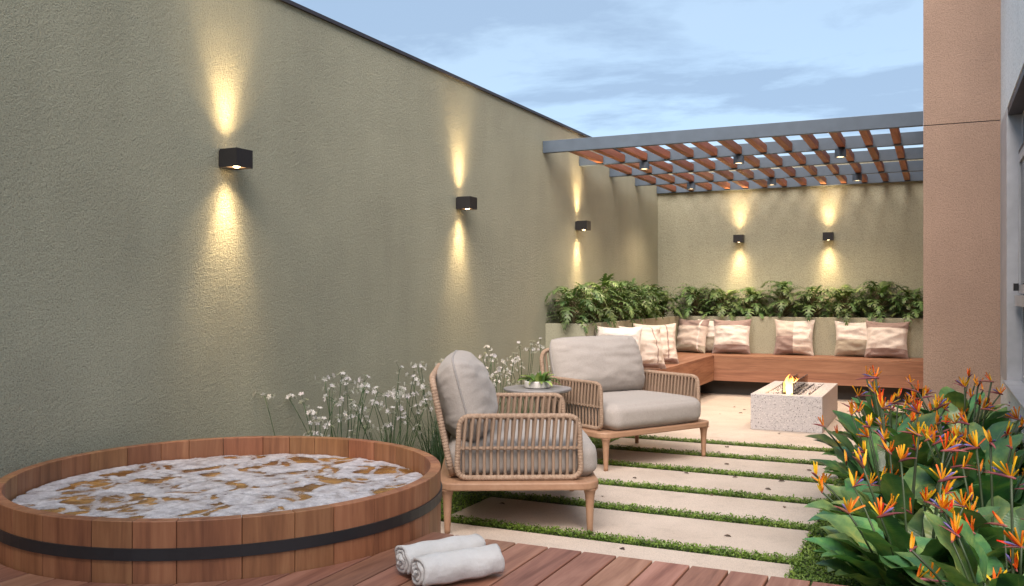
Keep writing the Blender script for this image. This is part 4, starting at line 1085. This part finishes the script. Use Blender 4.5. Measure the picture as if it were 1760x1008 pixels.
# low ground cover between the slabs and at their sides (uncountable)
import numpy as np
def ground_cover():
    rg = np.random.default_rng(5); areas = []
    for y0, y1 in STRIPS: areas.append((XS0 - 0.02, XS1 + 0.02, y0 + 0.007, y1 - 0.007, 30000))
    areas.append((XS1 - 0.01, 3.05, YD + 0.05, 7.75, 18000)); areas.append((3.05, 3.76, YD + 0.05, 7.70, 2200))
    areas.append((0.55, XS0 + 0.012, 3.35, 7.8, 14000)); areas.append((0.02, 0.55, 3.45, 7.8, 3000))
    P = []
    for x0, x1, y0, y1, d in areas:
        n = int((x1 - x0) * (y1 - y0) * d); P.append(np.c_[rg.uniform(x0, x1, n), rg.uniform(y0, y1, n)])
    P = np.concatenate(P); n = len(P)
    tb = np.hypot(P[:, 0] - TC[0], P[:, 1] - TC[1]) > TR + 0.03; P = P[tb]; n = len(P)
    clump = np.sin(P[:, 0] * 41 + np.sin(P[:, 1] * 33) * 2) * np.sin(P[:, 1] * 47 + np.sin(P[:, 0] * 29) * 2)
    h = 0.002 + rg.random(n) * 0.015 + 0.005 * clump - 0.012 * (rg.random(n) < 0.3)
    a = rg.uniform(0, 2 * pi, n); til = rg.uniform(0.0, 1.0, n); s = rg.uniform(0.0045, 0.0095, n)
    ca, sa = np.cos(a), np.sin(a); f = np.c_[ca * np.cos(til), sa * np.cos(til), np.sin(til)]; g = np.c_[-sa, ca, np.zeros(n)]
    c = np.c_[P, h - 0.004]
    V = np.stack([c, c + f * (s * 0.9)[:, None] + g * (s * 0.55)[:, None], c + f * (s * 1.9)[:, None], c + f * (s * 0.9)[:, None] - g * (s * 0.55)[:, None]], 1).reshape(-1, 3)
    me = bpy.data.meshes.new('ground_cover'); me.vertices.add(len(V)); me.vertices.foreach_set('co', V.ravel())
    me.loops.add(4 * n); me.loops.foreach_set('vertex_index', np.arange(4 * n, dtype=np.int32)); me.polygons.add(n)
    me.polygons.foreach_set('loop_start', np.arange(0, 4 * n, 4, dtype=np.int32)); me.update(calc_edges=True); me.materials.append(M['clover'])
    o = link('ground_cover', me); tag(o, 'low green ground cover growing between and beside the slabs', 'ground cover', kind='stuff')
ground_cover()
mb = MB(); mb.box(0.0, 3.775, 2.3, 7.815, -0.058, -0.012); tag(mb.build('planting_bed', M['turf']), kind='structure')

# dry leaves on the paving
fl_me = strap_leaf('dry_leaf', curve2(0.042, 70, 105, 4), lambda t: 0.012 * sin(pi * min(1, 0.1 + 0.9 * t)), 0.5, [M['dry']], seg=1)
for k, (x, y) in enumerate([(1.554, 5.649), (1.847, 5.938), (2.137, 5.941), (2.428, 5.942), (2.426, 5.662), (2.138, 5.345), (1.555, 5.062), (2.572, 5.217), (2.427, 4.484), (1.996, 4.057), (1.119, 4.623), (2.575, 6.386), (1.992, 6.377), (1.392, 9.628), (1.543, 9.168), (1.532, 9.432), (1.389, 8.999), (2.115, 7.981), (2.566, 7.841), (1.844, 7.097), (1.838, 6.827)]):
    o = link('dry_leaf', fl_me, None, (x, y, 0.0005), (rng.uniform(-.05, .05), 0, rng.uniform(0, 6.28)), rng.uniform(0.6, 1.1))
    tag(o, 'small dry brown leaf lying on the pale paving', 'leaf', 'dry leaves scattered on the paving')
